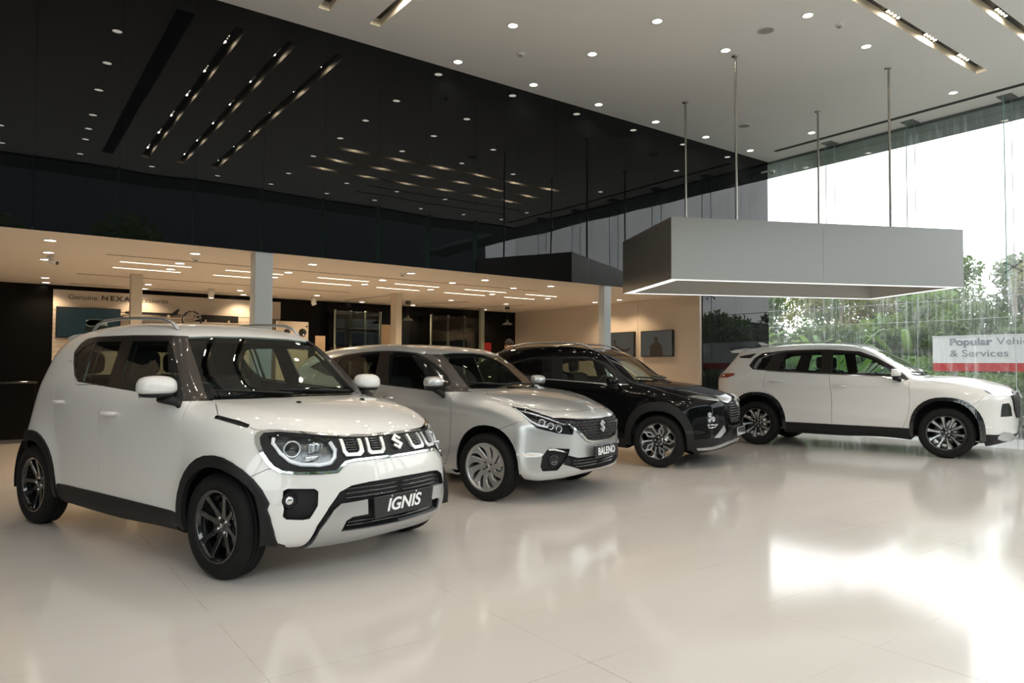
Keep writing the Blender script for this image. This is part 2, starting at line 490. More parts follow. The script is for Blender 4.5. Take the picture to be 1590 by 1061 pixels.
BA = dict(wb=2.52, R=.305, Ra=.355, flare=.012, flarew=.10, top=1.50, sil_x=(-1.98, 2.10), tuckz=.45, tuck=.5, shoulder=.05,
    sil=[(1.918, 0.242), (1.998, 0.252), (2.026, 0.363), (2.018, 0.507), (2.022, 0.642), (2.007, 0.755), (1.935, 0.821), (1.758, 0.886), (1.508, 0.952), (1.256, 0.996), (1.021, 1.02), (0.848, 1.114), (0.548, 1.306), (0.299, 1.421), (0.0, 1.463), (-0.351, 1.472), (-0.802, 1.455), (-1.252, 1.405), (-1.602, 1.337), (-1.722, 1.208), (-1.851, 1.026), (-1.921, 0.855), (-1.931, 0.604), (-1.9, 0.353), (-1.75, 0.235), (-1.1, 0.215), (1.0, 0.215)],
    plan=[(-1.95, 0.79), (-1.2, 0.854), (-0.6, 0.856), (0.4, 0.861), (1.2, 0.864), (2.05, 0.829)],
    belt=[(-1.95, 0.95), (-1.2, 0.99), (0, 0.956), (0.8, 0.925), (1.3, 0.888), (2.05, 0.754)],
    tumble=[(-1.95, 0.544), (-1.0, 0.378), (0.3, 0.357), (0.8, 0.475), (1.1, 0.68), (2.05, 0.894)],
    pull=[(-1.95, -0.2), (-1.2, -0.071), (-0.5, -0.001), (0.2, -0.001), (0.8, 0.16), (1.2, 0.13), (1.7, 0.29), (2.1, 0.27)],
    crown=[(-1.95, -0.0), (-1.2, 0.018), (0, 0.028), (0.5, 0.038), (0.9, 0.03), (1.5, 0.013), (2.05, 0.081)],
    round=[(-1.95, 0.217), (-1, 0.124), (0, 0.116), (0.6, 0.132), (1.0, 0.151), (2.05, 0.164)],
    bumps=[])
GV = dict(wb=2.60, R=.338, Ra=.400, flare=.015, flarew=.10, top=1.645, sil_x=(-2.25, 2.25), tuckz=.5, tuck=.5, shoulder=.05,
    sil=[(1.92, 0.219), (2.043, 0.267), (2.069, 0.404), (2.073, 0.583), (2.076, 0.766), (2.054, 0.895), (1.97, 0.979), (1.779, 1.046), (1.491, 1.106), (1.2, 1.124), (0.978, 1.116), (0.821, 1.207), (0.534, 1.396), (0.291, 1.536), (0.047, 1.601), (-0.349, 1.626), (-0.895, 1.616), (-1.394, 1.576), (-1.714, 1.531), (-1.845, 1.389), (-1.996, 1.207), (-2.134, 1.078), (-2.15, 0.937), (-2.123, 0.636), (-2.054, 0.41), (-1.877, 0.283), (-1.182, 0.262), (1.211, 0.262)],
    plan=[(-2.2, 0.808), (-1.3, 0.873), (-0.6, 0.873), (0.4, 0.878), (1.3, 0.883), (2.15, 0.858)],
    belt=[(-2.2, 1.06), (-1.3, 1.08), (0, 1.05), (0.8, 1.02), (1.3, 0.96), (2.15, 0.88)],
    tumble=[(-2.2, 0.5), (-1.0, 0.38), (0.3, 0.36), (0.8, 0.42), (1.1, 0.7), (2.15, 0.9)],
    pull=[(-2.2, -0.249), (-1.2, -0.166), (-0.5, 0.0), (0.2, 0.024), (0.8, 0.019), (1.2, 0.168), (1.7, 0.232), (2.2, 0.287)],
    crown=[(-2.2, -0.015), (-1.2, 0.053), (0, 0.052), (0.5, 0.021), (0.9, 0.047), (1.5, 0.063), (2.15, 0.026)],
    round=[(-2.2, 0.2), (-1, 0.14), (0, 0.13), (0.6, 0.12), (1.0, 0.16), (2.15, 0.16)],
    bumps=[])
FX = dict(wb=2.52, R=.312, Ra=.375, flare=.025, flarew=.10, top=1.55, sil_x=(-1.98, 2.12), tuckz=.48, tuck=.5, shoulder=.05,
    sil=[(1.865, 0.204), (1.965, 0.249), (2.017, 0.374), (2.021, 0.539), (2.024, 0.704), (2.007, 0.819), (1.93, 0.878), (1.752, 0.929), (1.505, 0.992), (1.257, 1.029), (1.024, 1.048), (0.852, 1.141), (0.551, 1.341), (0.299, 1.462), (-0.003, 1.51), (-0.354, 1.526), (-0.807, 1.513), (-1.207, 1.452), (-1.557, 1.326), (-1.726, 1.227), (-1.854, 1.087), (-1.923, 0.906), (-1.931, 0.604), (-1.9, 0.353), (-1.75, 0.255), (-1.1, 0.235), (1.001, 0.235)],
    plan=[(-1.95, 0.78), (-1.2, 0.853), (-0.6, 0.851), (0.4, 0.853), (1.2, 0.86), (2.05, 0.83)],
    belt=[(-1.95, 1.0), (-1.2, 1.028), (0, 0.988), (0.8, 0.955), (1.3, 0.91), (2.05, 0.82)],
    tumble=[(-1.95, 0.548), (-1.0, 0.388), (0.3, 0.42), (0.8, 0.459), (1.1, 0.7), (2.05, 0.9)],
    pull=[(-1.95, -0.2), (-1.2, -0.058), (-0.5, 0.003), (0.2, -0.024), (0.8, 0.163), (1.2, 0.15), (1.7, 0.276), (2.1, 0.289)],
    crown=[(-1.95, -0.0), (-1.2, 0.017), (0, 0.017), (0.5, 0.027), (0.9, 0.033), (1.5, 0.053), (2.05, 0.032)],
    round=[(-1.95, 0.199), (-1, 0.129), (0, 0.129), (0.6, 0.132), (1.0, 0.16), (2.05, 0.16)],
    bumps=[])
# ---------------------------------------------------------------- turning a cut shell into parts
def region_faces(shell, lab, k):
    return [f for f, l in zip(shell.F, lab) if l == k]
def part_from(shell, faces, normals, name, m, parent, off=0., rim=.012, inset=0., side=0, rimmat=None):
    V = shell.VN
    if side: faces = [f for f in faces if sum(V[v][1] for v in f)*side > 0]
    if not faces: return None
    ids = {}; order = []
    for f in faces:
        for v in f:
            if v not in ids: ids[v] = len(order); order.append(v)
    P = V[order].copy(); N = normals[order]
    cnt = {}
    for f in faces:
        for k in range(len(f)):
            e = (f[k], f[(k+1) % len(f)]); key = (min(e), max(e)); cnt.setdefault(key, []).append(e)
    bnd = [v[0] for v in cnt.values() if len(v) == 1]
    if inset and bnd:
        acc = np.zeros_like(P); 
        for a, b in bnd:
            i, j = ids[a], ids[b]; d = P[j]-P[i]; L = np.linalg.norm(d)
            if L < 1e-6: continue
            inn = np.cross(N[i], d/L)
            acc[i] += inn*L; acc[j] += inn*L
        l = np.linalg.norm(acc, axis=1); mm = l > 1e-9
        acc[mm] = acc[mm]/l[mm][:, None]*inset; P = P+acc
    P = P+N*off
    F = [[ids[v] for v in f] for f in faces]
    VV = [tuple(p) for p in P]; NN = [tuple(n) for n in N]; fm = [0]*len(F)
    if rim:
        for a, b in bnd:
            i, j = ids[a], ids[b]; d = P[j]-P[i]; L = np.linalg.norm(d)
            if L < 1e-6: continue
            out = np.cross(d/L, N[i])
            if rim < 0: out = -out
            q = [P[i], P[j], P[j]-N[j]*rim, P[i]-N[i]*rim]; b0 = len(VV)
            VV += [tuple(x) for x in q]; NN += [tuple(out)]*4
            F.append([b0, b0+3, b0+2, b0+1] if rim > 0 else [b0, b0+1, b0+2, b0+3][::-1]); fm.append(1 if rimmat else 0)
    return mesh_obj(name, VV, F, None, parent, normals=NN, mats=[m]+([rimmat] if rimmat else []), fmat=fm)

def surf(body, view, u, z, side=-1, hint=None):
    """point and normal of the bare body at a feature coordinate; side -1 is the car's right"""
    if view == 'S': P = np.array([u, 0., z]); d = np.array([0, side, 0.])
    elif view == 'F': P = np.array([0., side*u, z]); d = np.array([1., 0, 0])
    elif view == 'R': P = np.array([0., side*u, z]); d = np.array([-1., 0, 0])
    elif view == 'T': P = np.array([u, side*z, .5]); d = np.array([0, 0, 1.])
    else:
        a = math.radians(VIEWS[view]); P = np.array([-u*math.sin(a), side*u*math.cos(a), z]); d = np.array([math.cos(a), side*math.sin(a), 0])
    t = np.arange(0, 2.6, .01); Q = P+d*t[:, None]; f = body.F(Q); i = np.nonzero(f < 0)[0]
    i = i[-1] if len(i) else 0
    p = body.project(Q[i:i+1], 4)[0]; n = body.grad(p[None])[0]
    return Vector(p), Vector(n)

def frame_at(p, n, up=(0, 0, 1)):
    n = Vector(n).normalized(); u = Vector(up).cross(n).normalized(); w = n.cross(u); return u, w, n

def ring_prof(R, rr, w):
    """tyre profile (radius, axial) outer side at +"""
    h = w/2; s = R-rr
    return [(rr-.004, h*.62), (rr+.004, h*.86), (rr+.25*s, h*.99), (rr+.5*s, h*1.02), (rr+.78*s, h*.95), (R-.012, h*.80), (R-.003, h*.66),
            (R, h*.45), (R, h*.36), (R-.008, h*.34), (R-.008, h*.28), (R, h*.26), (R, h*.06), (R-.008, h*.04), (R-.008, -h*.04), (R, -h*.06),
            (R, -h*.26), (R-.008, -h*.28), (R-.008, -h*.34), (R, -h*.36), (R-.003, -h*.66), (R-.02, -h*.85), (rr+.4*s, -h), (rr, -h*.8)]
def make_wheel(R, rr, w, style, parent, m_tyre, m_rim, m_face, lugs=5):
    """right hand wheel centred on its hub face; +axial = outwards = -y"""
    ax = (0, -1, 0); h = w/2
    b = MB()
    b.lathe([(rr+.006, h*.88), (rr-.004, h*.90), (rr-.016, h*.80), (rr-.022, h*.5), (rr-.03, -h*.9), (rr, -h*.92)], (0, 0, 0), ax, 48)
    wheel = b.build('wheel', m_rim, parent)
    t = MB().lathe(ring_prof(R, rr+.004, w), (0, 0, 0), ax, 56).build('tyre', m_tyre, wheel)
    d = MB().lathe([(.05, h*.05), (rr*.68, h*.05), (rr*.68, -.01), (.05, -.01)], (0, 0, 0), ax, 32)
    d.box((-.03-rr*.1, -h*.12, rr*.36), (.03+rr*.1, h*.2, rr*.74), .01).build('brake_disc', MATS['steel'], wheel)
    def P(r, a, dep): return Vector((r*math.cos(a), -dep, r*math.sin(a)))
    def bar(bb, pts, top, thick=.028, dish=(.35, .80)):
        """pts: list of (r, angle, halfwidth)"""
        n = len(pts); V = []
        for i, (r, a, hw) in enumerate(pts):
            r0, a0, _ = pts[max(i-1, 0)]; r1, a1, _ = pts[min(i+1, n-1)]
            p0 = Vector((r0*math.cos(a0), 0, r0*math.sin(a0))); p1 = Vector((r1*math.cos(a1), 0, r1*math.sin(a1)))
            tdir = (p1-p0).normalized(); s = Vector((-tdir.z, 0, tdir.x))
            dep = h*(dish[0]+(dish[1]-dish[0])*(r/rr)**1.6)+top
            c = Vector((r*math.cos(a), -dep, r*math.sin(a))); k = Vector((0, thick, 0))
            V += [c-s*hw+k, c-s*hw*.98+k*.15, c-s*hw*.8, c+s*hw*.8, c+s*hw*.98+k*.15, c+s*hw+k]
        F = []
        for i in range(n-1):
            for j in range(5): F.append((i*6+j, i*6+j+1, (i+1)*6+j+1, (i+1)*6+j))
        F += [tuple(range(5, -1, -1)), tuple((n-1)*6+j for j in range(6))]
        bb.add(V, F)
    sp = MB(); hub = MB(); tau = 2*math.pi
    if style == 'ignis':
        for k in range(8):
            a = tau*(k+.25)/8; e = .07 if k % 2 else -.07
            bar(sp, [(.035, a, .026), (rr*.40, a+e*.3, .016), (rr*.75, a+e, .015), (rr*.90, a+e, .020), (rr*1.0, a+e, .034)], 0)
    elif style == 'baleno':
        for k in range(10):
            a = tau*k/10
            bar(sp, [(.03, a-.10, .030), (rr*.32, a-.12, .026), (rr*.55, a-.05, .024), (rr*.76, a+.07, .030), (rr*.90, a+.15, .044), (rr*1.0, a+.20, .070)], 0)
    elif style == 'flower':
        dk = MB()
        for k in range(5):
            a = tau*(k+.13)/5
            bar(dk, [(.03, a, .05), (rr*.6, a+.05, .032), (rr*.97, a+.05, .05)], -.012)
            bar(sp, [(rr*.30, a+.02, .004), (rr*.62, a+.09, .009), (rr*.80, a+.30, .010), (rr*.95, a+.40, .011), (rr*1.0, a+.62, .011), (rr*.93, a+.88, .011), (rr*.78, a+.96, .012), (rr*.86, a+1.06, .011), (rr*.97, a+1.24, .011), (rr*.99, a+tau/5+.20, .011), (rr*.88, a+tau/5+.36, .010)], .004)
            bar(sp, [(rr*.86, a+.30, .012), (rr*.62, a+.52, .010), (rr*.32, a+.06, .005)], .004)
            bar(sp, [(rr*.93, a+1.02, .012), (rr*.60, a+.92, .009), (rr*.34, a+.86, .005)], .003)
        dk.build('spoke', MATS['gloss_black'], wheel)
    elif style == 'tenspoke':
        dk = MB()
        for k in range(10):
            a = tau*(k+.5)/10; s = .055*(1 if k % 2 else -1)
            bar(dk, [(.03, a+s*.5, .030), (rr*.5, a+s*.4, .021), (rr*.97, a, .03)], -.008)
            bar(sp, [(rr*.30, a+s*1.2, .008), (rr*.55, a+s*.5, .010), (rr*.80, a, .015), (rr*.93, a, .026), (rr*1.0, a, .045)], .002)
        dk.build('spoke', MATS['gloss_black'], wheel)
    sp.build('spoke', m_face, wheel)
    hm = MATS['gloss_black'] if style in ('flower', 'tenspoke', 'ignis') else m_face
    hub.lathe([(.0, h*.38), (.058, h*.38), (.068, h*.32), (.072, h*.1)], (0, 0, 0), ax, 24)
    hub.build('hub', hm, wheel)
    cp = MB().lathe([(.0, h*.47), (.022, h*.46), (.028, h*.40), (.029, h*.3)], (0, 0, 0), ax, 20).build('hub_cap', hm, wheel)
    for k in range(lugs):
        a = tau*(k+.5)/lugs+.2
        MB().lathe([(.0, h*.46), (.008, h*.46), (.010, h*.36)], P(.046, a, 0), ax, 8).build('lug_nut', MATS['chrome'] if style != 'baleno' else MATS['dark_plastic'], wheel)
    LG = [(p[0]*.016, p[1]*.016) for p in LOGO]
    lg = MB().prism(LG, (0, -h*.49, 0), (1, 0, 0), (0, 0, 1), (0, .004, 0)).build('emblem', MATS['chrome'] if style != 'baleno' else MATS['dark_plastic'], wheel)
    return wheel
LOGO = [(0, 1), (.86, .44), (.58, .22), (.05, .56), (-.17, .42), (.86, -.33), (0, -1), (-.86, -.44), (-.58, -.22), (-.05, -.56), (.17, -.42), (-.86, .33)]
LOGO = [(x*.92, y) for x, y in LOGO]

def pmat(sp_):
    mat('steel', (.45, .45, .45), .35, 1.); mat('chrome', (.85, .85, .86), .08, 1.); mat('gloss_black', (.008, .008, .009), .12, 0., 1.)
    mat('dark_plastic', (.009, .009, .0095), .55, spec=.35); mat('rubber', (.007, .007, .007), .8, spec=.3, bump=(60, .2, .002)); mat('satin_silver', (.50, .51, .52), .34, .8)
    mat('interior', (.022, .022, .024), .7); mat('seat_fabric', (.03, .03, .032), .85); mat('void_black', (.004, .004, .004), .9)
    mat('window_trim', (.020, .016, .014), .30, 0., .35, spec=.3); mat('black_trim', (.008, .008, .008), .3, 0., 0., spec=.3); mat('emblem_silver', (.80, .80, .80), .28, .7); mat('housing_silver', (.16, .165, .17), .22, .8); mat('headliner', (.30, .29, .27), .9)
    mat('lamp_dark', (.03, .03, .032), .25, .6, .5); mat('lamp_silver', (.75, .76, .78), .12, .9); mat('lamp_white', (.8, .82, .85), .25, emit=(.9, .95, 1), es=.25)  # lamp_white: slight glow put in to brighten daytime lights taken as off
    mat('red_lens', (.25, .01, .01), .15, 0., 1.); mat('white_letter', (.85, .85, .85), .4); mat('plate_black', (.012, .012, .013), .3)
    glassmat('car_glass', (.66, .77, .71), ior=1.55); glassmat('privacy_glass', (.40, .44, .42), ior=1.55); glassmat('lens_clear', (.92, .93, .94), .9, ior=1.35)

def build_car(key, spec, feats, name, label, paint, style, rimcols, rr, tw, yhub, interior=True, glass='car_glass', R_tyre=None, h=.026, lugs=5):

    body = Body(spec); V, Fq = body.nets(h); sh = Shell(V, Fq, body)
    wbh = spec['wb']/2
    root = empty(name, (POSE[key][0], POSE[key][1], 0), POSE[key][2])
    tag(root, label, 'car')
    for r in feats:
        for (view, poly, lim) in list(r['polys'])+list(r.get('minus', ())): sh.cut(view, poly, lim)
    lab = sh.classify(feats)
    sh.VN = np.array(sh.V); N = body.grad(sh.VN)
    # drop the floor pan over the wheels
    under = (sh.N[:, 2] < -.5) & (np.abs(sh.C[:, 1]) > spec.get('panhalf', .50)) & (np.abs(np.abs(sh.C[:, 0])-wbh) < spec['Ra']+.04)
    lab = np.where(under, -2, lab)
    parts = {}
    for k, r in enumerate(feats):
        if r['name'] is None: continue
        fs = [f for f, l in zip(sh.F, lab) if l == k]
        sides = (-1, 1) if r.get('split') else (0,)
        for s_ in sides:
            o = part_from(sh, fs, N, r['name'], MATS[r['mat']], root, r.get('off', 0.), r.get('rim', .012), r.get('inset', 0.), s_, MATS[r['rimmat']] if r.get('rimmat') else None)
            if o is not None:
                if r.get('house'):
                    part_from(sh, fs, N, 'lamp_housing', MATS[r['house']], o, -.05, -.052, 0., s_)
                if r.get('label'): o['label'] = r['label']
                parts[(r['name'], s_)] = o; parts.setdefault(r['name'], o)
    o = part_from(sh, [f for f, l in zip(sh.F, lab) if l == -1], N, 'body_shell', MATS[paint], root, 0., .015, .0015)
    # inner skin: seen through the glass and through the seams
    gl = {k for k, r in enumerate(feats) if r.get('glass') or r['name'] is None}
    keep = [f for f, l, c in zip(sh.F, lab, sh.C) if l not in gl and l != -2 and not any((abs(c[0]-xw)**2+(c[2]-spec['R'])**2) < (spec['Ra']+.06)**2 and abs(c[1]) > .55 for xw in (-wbh, wbh))]
    io = part_from(sh, keep, N, 'inner_lining', MATS['interior'], root, -.055, 0., 0.)
    if io is not None:
        io.data.flip_normals()
    # wheel wells
    for s_ in (-1, 1):
        for xw in (-wbh, wbh):
            A = spec['Ra']+.03; b = MB(); y0 = s_*.50; y1 = s_*(spec['well']); n = 20
            pr = [(xw+A*math.cos(t), spec['R']+A*1.06*math.sin(t)) for t in [math.radians(-8+196*i/n) for i in range(n+1)]]
            Vv = [(x, y0, z) for x, z in pr]+[(x, y1, z) for x, z in pr]
            b.add(Vv, [(i, i+1, n+2+i, n+1+i) for i in range(n)], True)
            b.add([(x, y0, z) for x, z in pr], [tuple(range(n+1))])
            b.build('wheel_well', MATS['void_black'], root)
    # wheels
    Rt = R_tyre or spec['R']+.008
    w0 = make_wheel(Rt, rr, tw, style, root, MATS['rubber'], MATS[rimcols[0]], MATS[rimcols[1]], lugs)
    ws = [w0]+[copy_tree(w0, root) for _ in range(3)]
    for w_, (xw, s_) in zip(ws, [(wbh, -1), (-wbh, -1), (wbh, 1), (-wbh, 1)]):
        w_.location = (xw, s_*yhub, Rt-.001); w_.rotation_euler = (0, .35*xw, 0 if s_ < 0 else math.pi)
    if interior:
        zb = float(body.cv(body.belt, 0)); xd = spec.get('dash', .62)
        b = MB().box((xd, -.66, .35), (xd+.42, .66, zb-.06), .05).box((xd-.12, -.64, zb-.28), (xd+.1, .64, zb-.07), .05)
        b.build('dashboard', MATS['interior'], root)
        sw = MB().tube([(xd-.20+.10*math.sin(t)*.6, -.36+.18*math.cos(t), zb-.06+.18*math.sin(t)) for t in [2*math.pi*i/24 for i in range(24)]], .013, 8, closed=True)
        sw.box((xd-.21, -.39, zb-.10), (xd-.15, -.33, zb-.03), .015).box((xd-.20, -.53, zb-.075), (xd-.17, -.19, zb-.055), .006).build('steering_wheel', MATS['interior'], root)
        def seat(x, y, wd, nm='seat', heads=(0,)):
            q = MB().box((x-.02, y-wd, .42), (x+.46, y+wd, .60), .05)
            # reclined back
            bk = [(x-.02, .50), (x+.12, .50), (x-.04, zb+.13), (x-.14, zb+.16), (x-.20, zb+.10)]
            q.prism([(p_[0], p_[1]) for p_ in bk], (0, y-wd, 0), (1, 0, 0), (0, 0, 1), (0, 2*wd, 0))
            s0 = q.build(nm, MATS['seat_fabric'], root)
            for hy_ in heads:
                MB().ellip((x-.15, y+hy_, zb+.26), (.05, .12, .095), .55).tube([(x-.12, y+hy_-.05, zb+.1), (x-.14, y+hy_-.05, zb+.22)], .006, 6).tube([(x-.12, y+hy_+.05, zb+.1), (x-.14, y+hy_+.05, zb+.22)], .006, 6).build('headrest', MATS['seat_fabric'], s0)
        seat(xd-.78, -.36, .24); seat(xd-.78, .36, .24); seat(xd-1.62, 0, .58, 'rear_seat', (-.38, .38))
    return root, body, parts

def strip(body, pts, view, wdt, hgt, name, m, parent, side=-1, off=.001, n=None):
    """thin raised strip along a surface path given in feature coordinates"""
    P = []
    for (u, z) in pts:
        p, nn = surf(body, view, u, z, side); P.append((p, nn))
    V = []; F = []
    for i, (p, nn) in enumerate(P):
        t = (P[min(i+1, len(P)-1)][0]-P[max(i-1, 0)][0]).normalized(); s_ = t.cross(nn).normalized()
        V += [p-s_*wdt/2-nn*.01, p-s_*wdt/2+nn*(off+hgt*.6), p-s_*wdt*.25+nn*(off+hgt), p+s_*wdt*.25+nn*(off+hgt), p+s_*wdt/2+nn*(off+hgt*.6), p+s_*wdt/2-nn*.01]
    k = 6
    for i in range(len(P)-1):
        for j in range(k-1): F.append((i*k+j, (i+1)*k+j, (i+1)*k+j+1, i*k+j+1))
    F += [tuple(range(k)), tuple((len(P)-1)*k+j for j in range(k-1, -1, -1))]
    return mesh_obj(name, V, F, m, parent)

def mirror_pair(root, c, size, paint, body, arm, e=.62):
    """door mirrors; c = centre of the right housing"""
    for s_ in (-1, 1):
        y = abs(c[1])*s_
        b = MB().ellip((c[0], y, c[2]), size, e, 22, 14)
        b.V = [(x, yy, z if z > c[2] else c[2]+(z-c[2])*.55) for x, yy, z in b.V]
        for i, v in enumerate(b.V):
            x, yy, z = v; k = (c[0]-x)/size[0]
            b.V[i] = (x if x > c[0]-size[0]*.35 else c[0]-size[0]*.35, yy, z)
        h_ = b.build('mirror_housing', MATS[paint], root)
        MB().box((c[0]-size[0]*.38, y-size[1]*.8, c[2]-size[2]*.75), (c[0]-size[0]*.33, y+size[1]*.8, c[2]+size[2]*.75), .004).build('mirror_glass', MATS['steel'], h_)
        p, n = surf(body, 'S', arm[0], arm[1], s_)
        q = MB(); u = Vector((c[0]-.01, y-s_*size[1]*.35, c[2]-size[2]*.8))
        q.tube([Vector(p)-n*.02-Vector((0, 0, .03)), Vector(p)+n*.02, u, u+Vector((0, 0, .03))], [.022, .040, .046, .03], 10, flat=.7)
        q.ellip((c[0]+.005, y, c[2]-size[2]*.50), (size[0]*.8, size[1]*.80, size[2]*.25), .7, 16, 8)
        q.build('mirror_base', MATS['dark_plastic'], h_)
def handle_pair(root, body, u, z, paint, ln=.19):
    for s_ in (-1, 1):
        p, n = surf(body, 'S', u, z, s_)
        t = Vector((1, 0, 0)); t = (t-n*t.dot(n)).normalized()
        b = MB(); L = ln/2
        b.tube([p-t*L-n*.005, p-t*L*.9+n*.022, p-t*L*.4+n*.036, p+t*L*.4+n*.036, p+t*L*.9+n*.022, p+t*L-n*.005], [.012, .014, .015, .015, .014, .012], 10, flat=1.)
        b.build('door_handle', MATS[paint], root)
def plate(root, c, w, hgt, tilt, txt=None, shear=0., m='plate_black', yaw=0.):
    p = empty('t', c, 0); bpy.data.objects.remove(p)
    b = MB().box((-.008, -w/2, -hgt/2), (.008, w/2, hgt/2), .004)
    o = b.build('number_plate', MATS[m], root); o.location = c; o.rotation_euler = (0, -tilt, yaw)
    if txt:
        t = text_obj('plate_lettering', txt[0], hgt*.80, MATS['white_letter'], o, (.009, 0, 0), (0, 1, 0), (0, 0, 1), 0.0015, shear, .0022, 1.0, width=txt[1])
        for sy in (-.28, .28):
            MB().lathe([(0, .004), (.006, .003), (.007, 0)], (.008, sy*w*.75, hgt*.42), (1, 0, 0), 8).build('screw', MATS['steel'], o)
    return o
def emblem(root, body, z, size, m='emblem_silver', off=.012, lift=0.):
    p, n = surf(body, 'F', 0.0, z, -1); n = Vector((n.x, 0, n.z)).normalized(); u = Vector((0, 1, 0)); w = n.cross(u)
    b = MB().prism([(x*size, y*size) for x, y in LOGO], p+n*(off+lift), u, w, n*-.012)
    return b.build('emblem', MATS[m], root)
def wipers(root, body, pts):
    for a, bq in pts:
        P = []
        for t in [0, .25, .5, .75, 1]:
            p, n = surf(body, 'F', abs(a[0]+(bq[0]-a[0])*t), a[1]+(bq[1]-a[1])*t, -1 if (a[0]+(bq[0]-a[0])*t) > 0 else 1); P.append(p+n*.02)
        MB().tube(P, [.012, .011, .009, .008, .006], 6).tube([p-Vector((0, 0, .006)) for p in P[1:]], .006, 5).build('wiper', MATS['dark_plastic'], root)
def roof_rails(root, body, xs, y, hgt, m, r=.017, feet=True):
    for s_ in (-1, 1):
        P = []
        n = len(xs)
        for i, x in enumerate(xs):
            t = i/(n-1); yy = y if not callable(y) else y(t)
            p, nn = surf(body, 'T', x, yy, s_); lift = hgt*min(1, 4.5*min(t, 1-t))**.6
            P.append(p+Vector((0, 0, 1))*(lift+.004))
        MB().tube(P, [r*(.75 if i in (0, n-1) else 1) for i in range(n)], 10, flat=.8).build('roof_rail', m, root)
pmat(None)
# ---------------------------------------------------------------- room shell
ORD = ['first', 'second', 'third', 'fourth', 'fifth', 'sixth', 'seventh', 'eighth', 'ninth', 'tenth', 'eleventh', 'twelfth', 'thirteenth', 'fourteenth']
XW = -6.0; YB = 14.1; XT = 10.45
def floor_mat():
    m = mat('floor_tile', (.60, .58, .54), .10); nt = m.node_tree; b = nt.nodes['Principled BSDF']
    L = nt.links.new; N = nt.nodes.new
    tc = N('ShaderNodeTexCoord'); sp = N('ShaderNodeSeparateXYZ'); L(tc.outputs['Object'], sp.inputs[0])
    def line(out, pitch, off, w):
        a = N('ShaderNodeMath'); a.operation = 'SUBTRACT'; L(out, a.inputs[0]); a.inputs[1].default_value = off-100*pitch
        d = N('ShaderNodeMath'); d.operation = 'MODULO'; L(a.outputs[0], d.inputs[0]); d.inputs[1].default_value = pitch
        s = N('ShaderNodeMath'); s.operation = 'SUBTRACT'; L(d.outputs[0], s.inputs[0]); s.inputs[1].default_value = pitch/2
        q = N('ShaderNodeMath'); q.operation = 'ABSOLUTE'; L(s.outputs[0], q.inputs[0])
        g = N('ShaderNodeMath'); g.operation = 'GREATER_THAN'; L(q.outputs[0], g.inputs[0]); g.inputs[1].default_value = pitch/2-w
        return g.outputs[0]
    mx = N('ShaderNodeMath'); mx.operation = 'MAXIMUM'
    L(line(sp.outputs['X'], 1.14, .90, .0022), mx.inputs[0]); L(line(sp.outputs['Y'], .617, .98, .0014), mx.inputs[1])
    # joints are dirty only in places
    nz = N('ShaderNodeTexNoise'); nz.inputs['Scale'].default_value = 2.6; nz.inputs['Detail'].default_value = 5; L(tc.outputs['Object'], nz.inputs['Vector'])
    r1 = N('ShaderNodeValToRGB'); r1.color_ramp.elements[0].position = .44; r1.color_ramp.elements[1].position = .64
    r1.color_ramp.elements[0].color = (.03, .03, .03, 1); r1.color_ramp.elements[1].color = (.6, .6, .6, 1); L(nz.outputs['Fac'], r1.inputs[0])
    f = N('ShaderNodeMath'); f.operation = 'MULTIPLY'; L(mx.outputs[0], f.inputs[0]); L(r1.outputs[0], f.inputs[1])
    n2 = N('ShaderNodeTexNoise'); n2.inputs['Scale'].default_value = 1.1; n2.inputs['Detail'].default_value = 6; n2.inputs['Distortion'].default_value = .8
    mp = N('ShaderNodeMapping'); mp.inputs['Scale'].default_value = (.5, 1.6, 1); L(tc.outputs['Object'], mp.inputs[0]); L(mp.outputs[0], n2.inputs['Vector'])
    r2 = N('ShaderNodeValToRGB'); r2.color_ramp.elements[0].position = .3; r2.color_ramp.elements[1].position = .7
    r2.color_ramp.elements[0].color = (.575, .535, .497, 1); r2.color_ramp.elements[1].color = (.61, .572, .535, 1); L(n2.outputs['Fac'], r2.inputs[0])
    mc = N('ShaderNodeMixRGB'); L(f.outputs[0], mc.inputs[0]); L(r2.outputs[0], mc.inputs[1]); mc.inputs[2].default_value = (.26, .20, .14, 1); L(mc.outputs[0], b.inputs['Base Color'])
    n3 = N('ShaderNodeTexNoise'); n3.inputs['Scale'].default_value = 1.4; n3.inputs['Detail'].default_value = 3; L(tc.outputs['Object'], n3.inputs['Vector'])
    r3 = N('ShaderNodeMapRange'); r3.inputs[3].default_value = .08; r3.inputs[4].default_value = .14; L(n3.outputs['Fac'], r3.inputs[0]); L(r3.outputs[0], b.inputs['Roughness'])
    b.inputs['Specular IOR Level'].default_value = .34
    return m
FLOOR = floor_mat()
CEILM = mat('ceiling_paint', (.86, .838, .818), .75)
MEZZ = mat('mezzanine_ceiling_paint', (.74, .68, .60), .7)
BLACKG = mat('black_glass_panel', (.0035, .004, .0045), .0, 0., 0., spec=.36, bump=(.55, .35, .012))
CREAM = mat('cream_wall_panel', (.60, .52, .43), .22, 0., .4)
GREYC = mat('column_cladding', (.50, .53, .54), .35, .3)
DARKW = mat('dark_wall_panel', (.006, .006, .006), .15, 0., 0., spec=.12)
struct(MB().box((XW-.2, Y_SOUTH-.1, -.12), (X_GLASS+.1, YB+.2, 0)).build('floor', FLOOR))
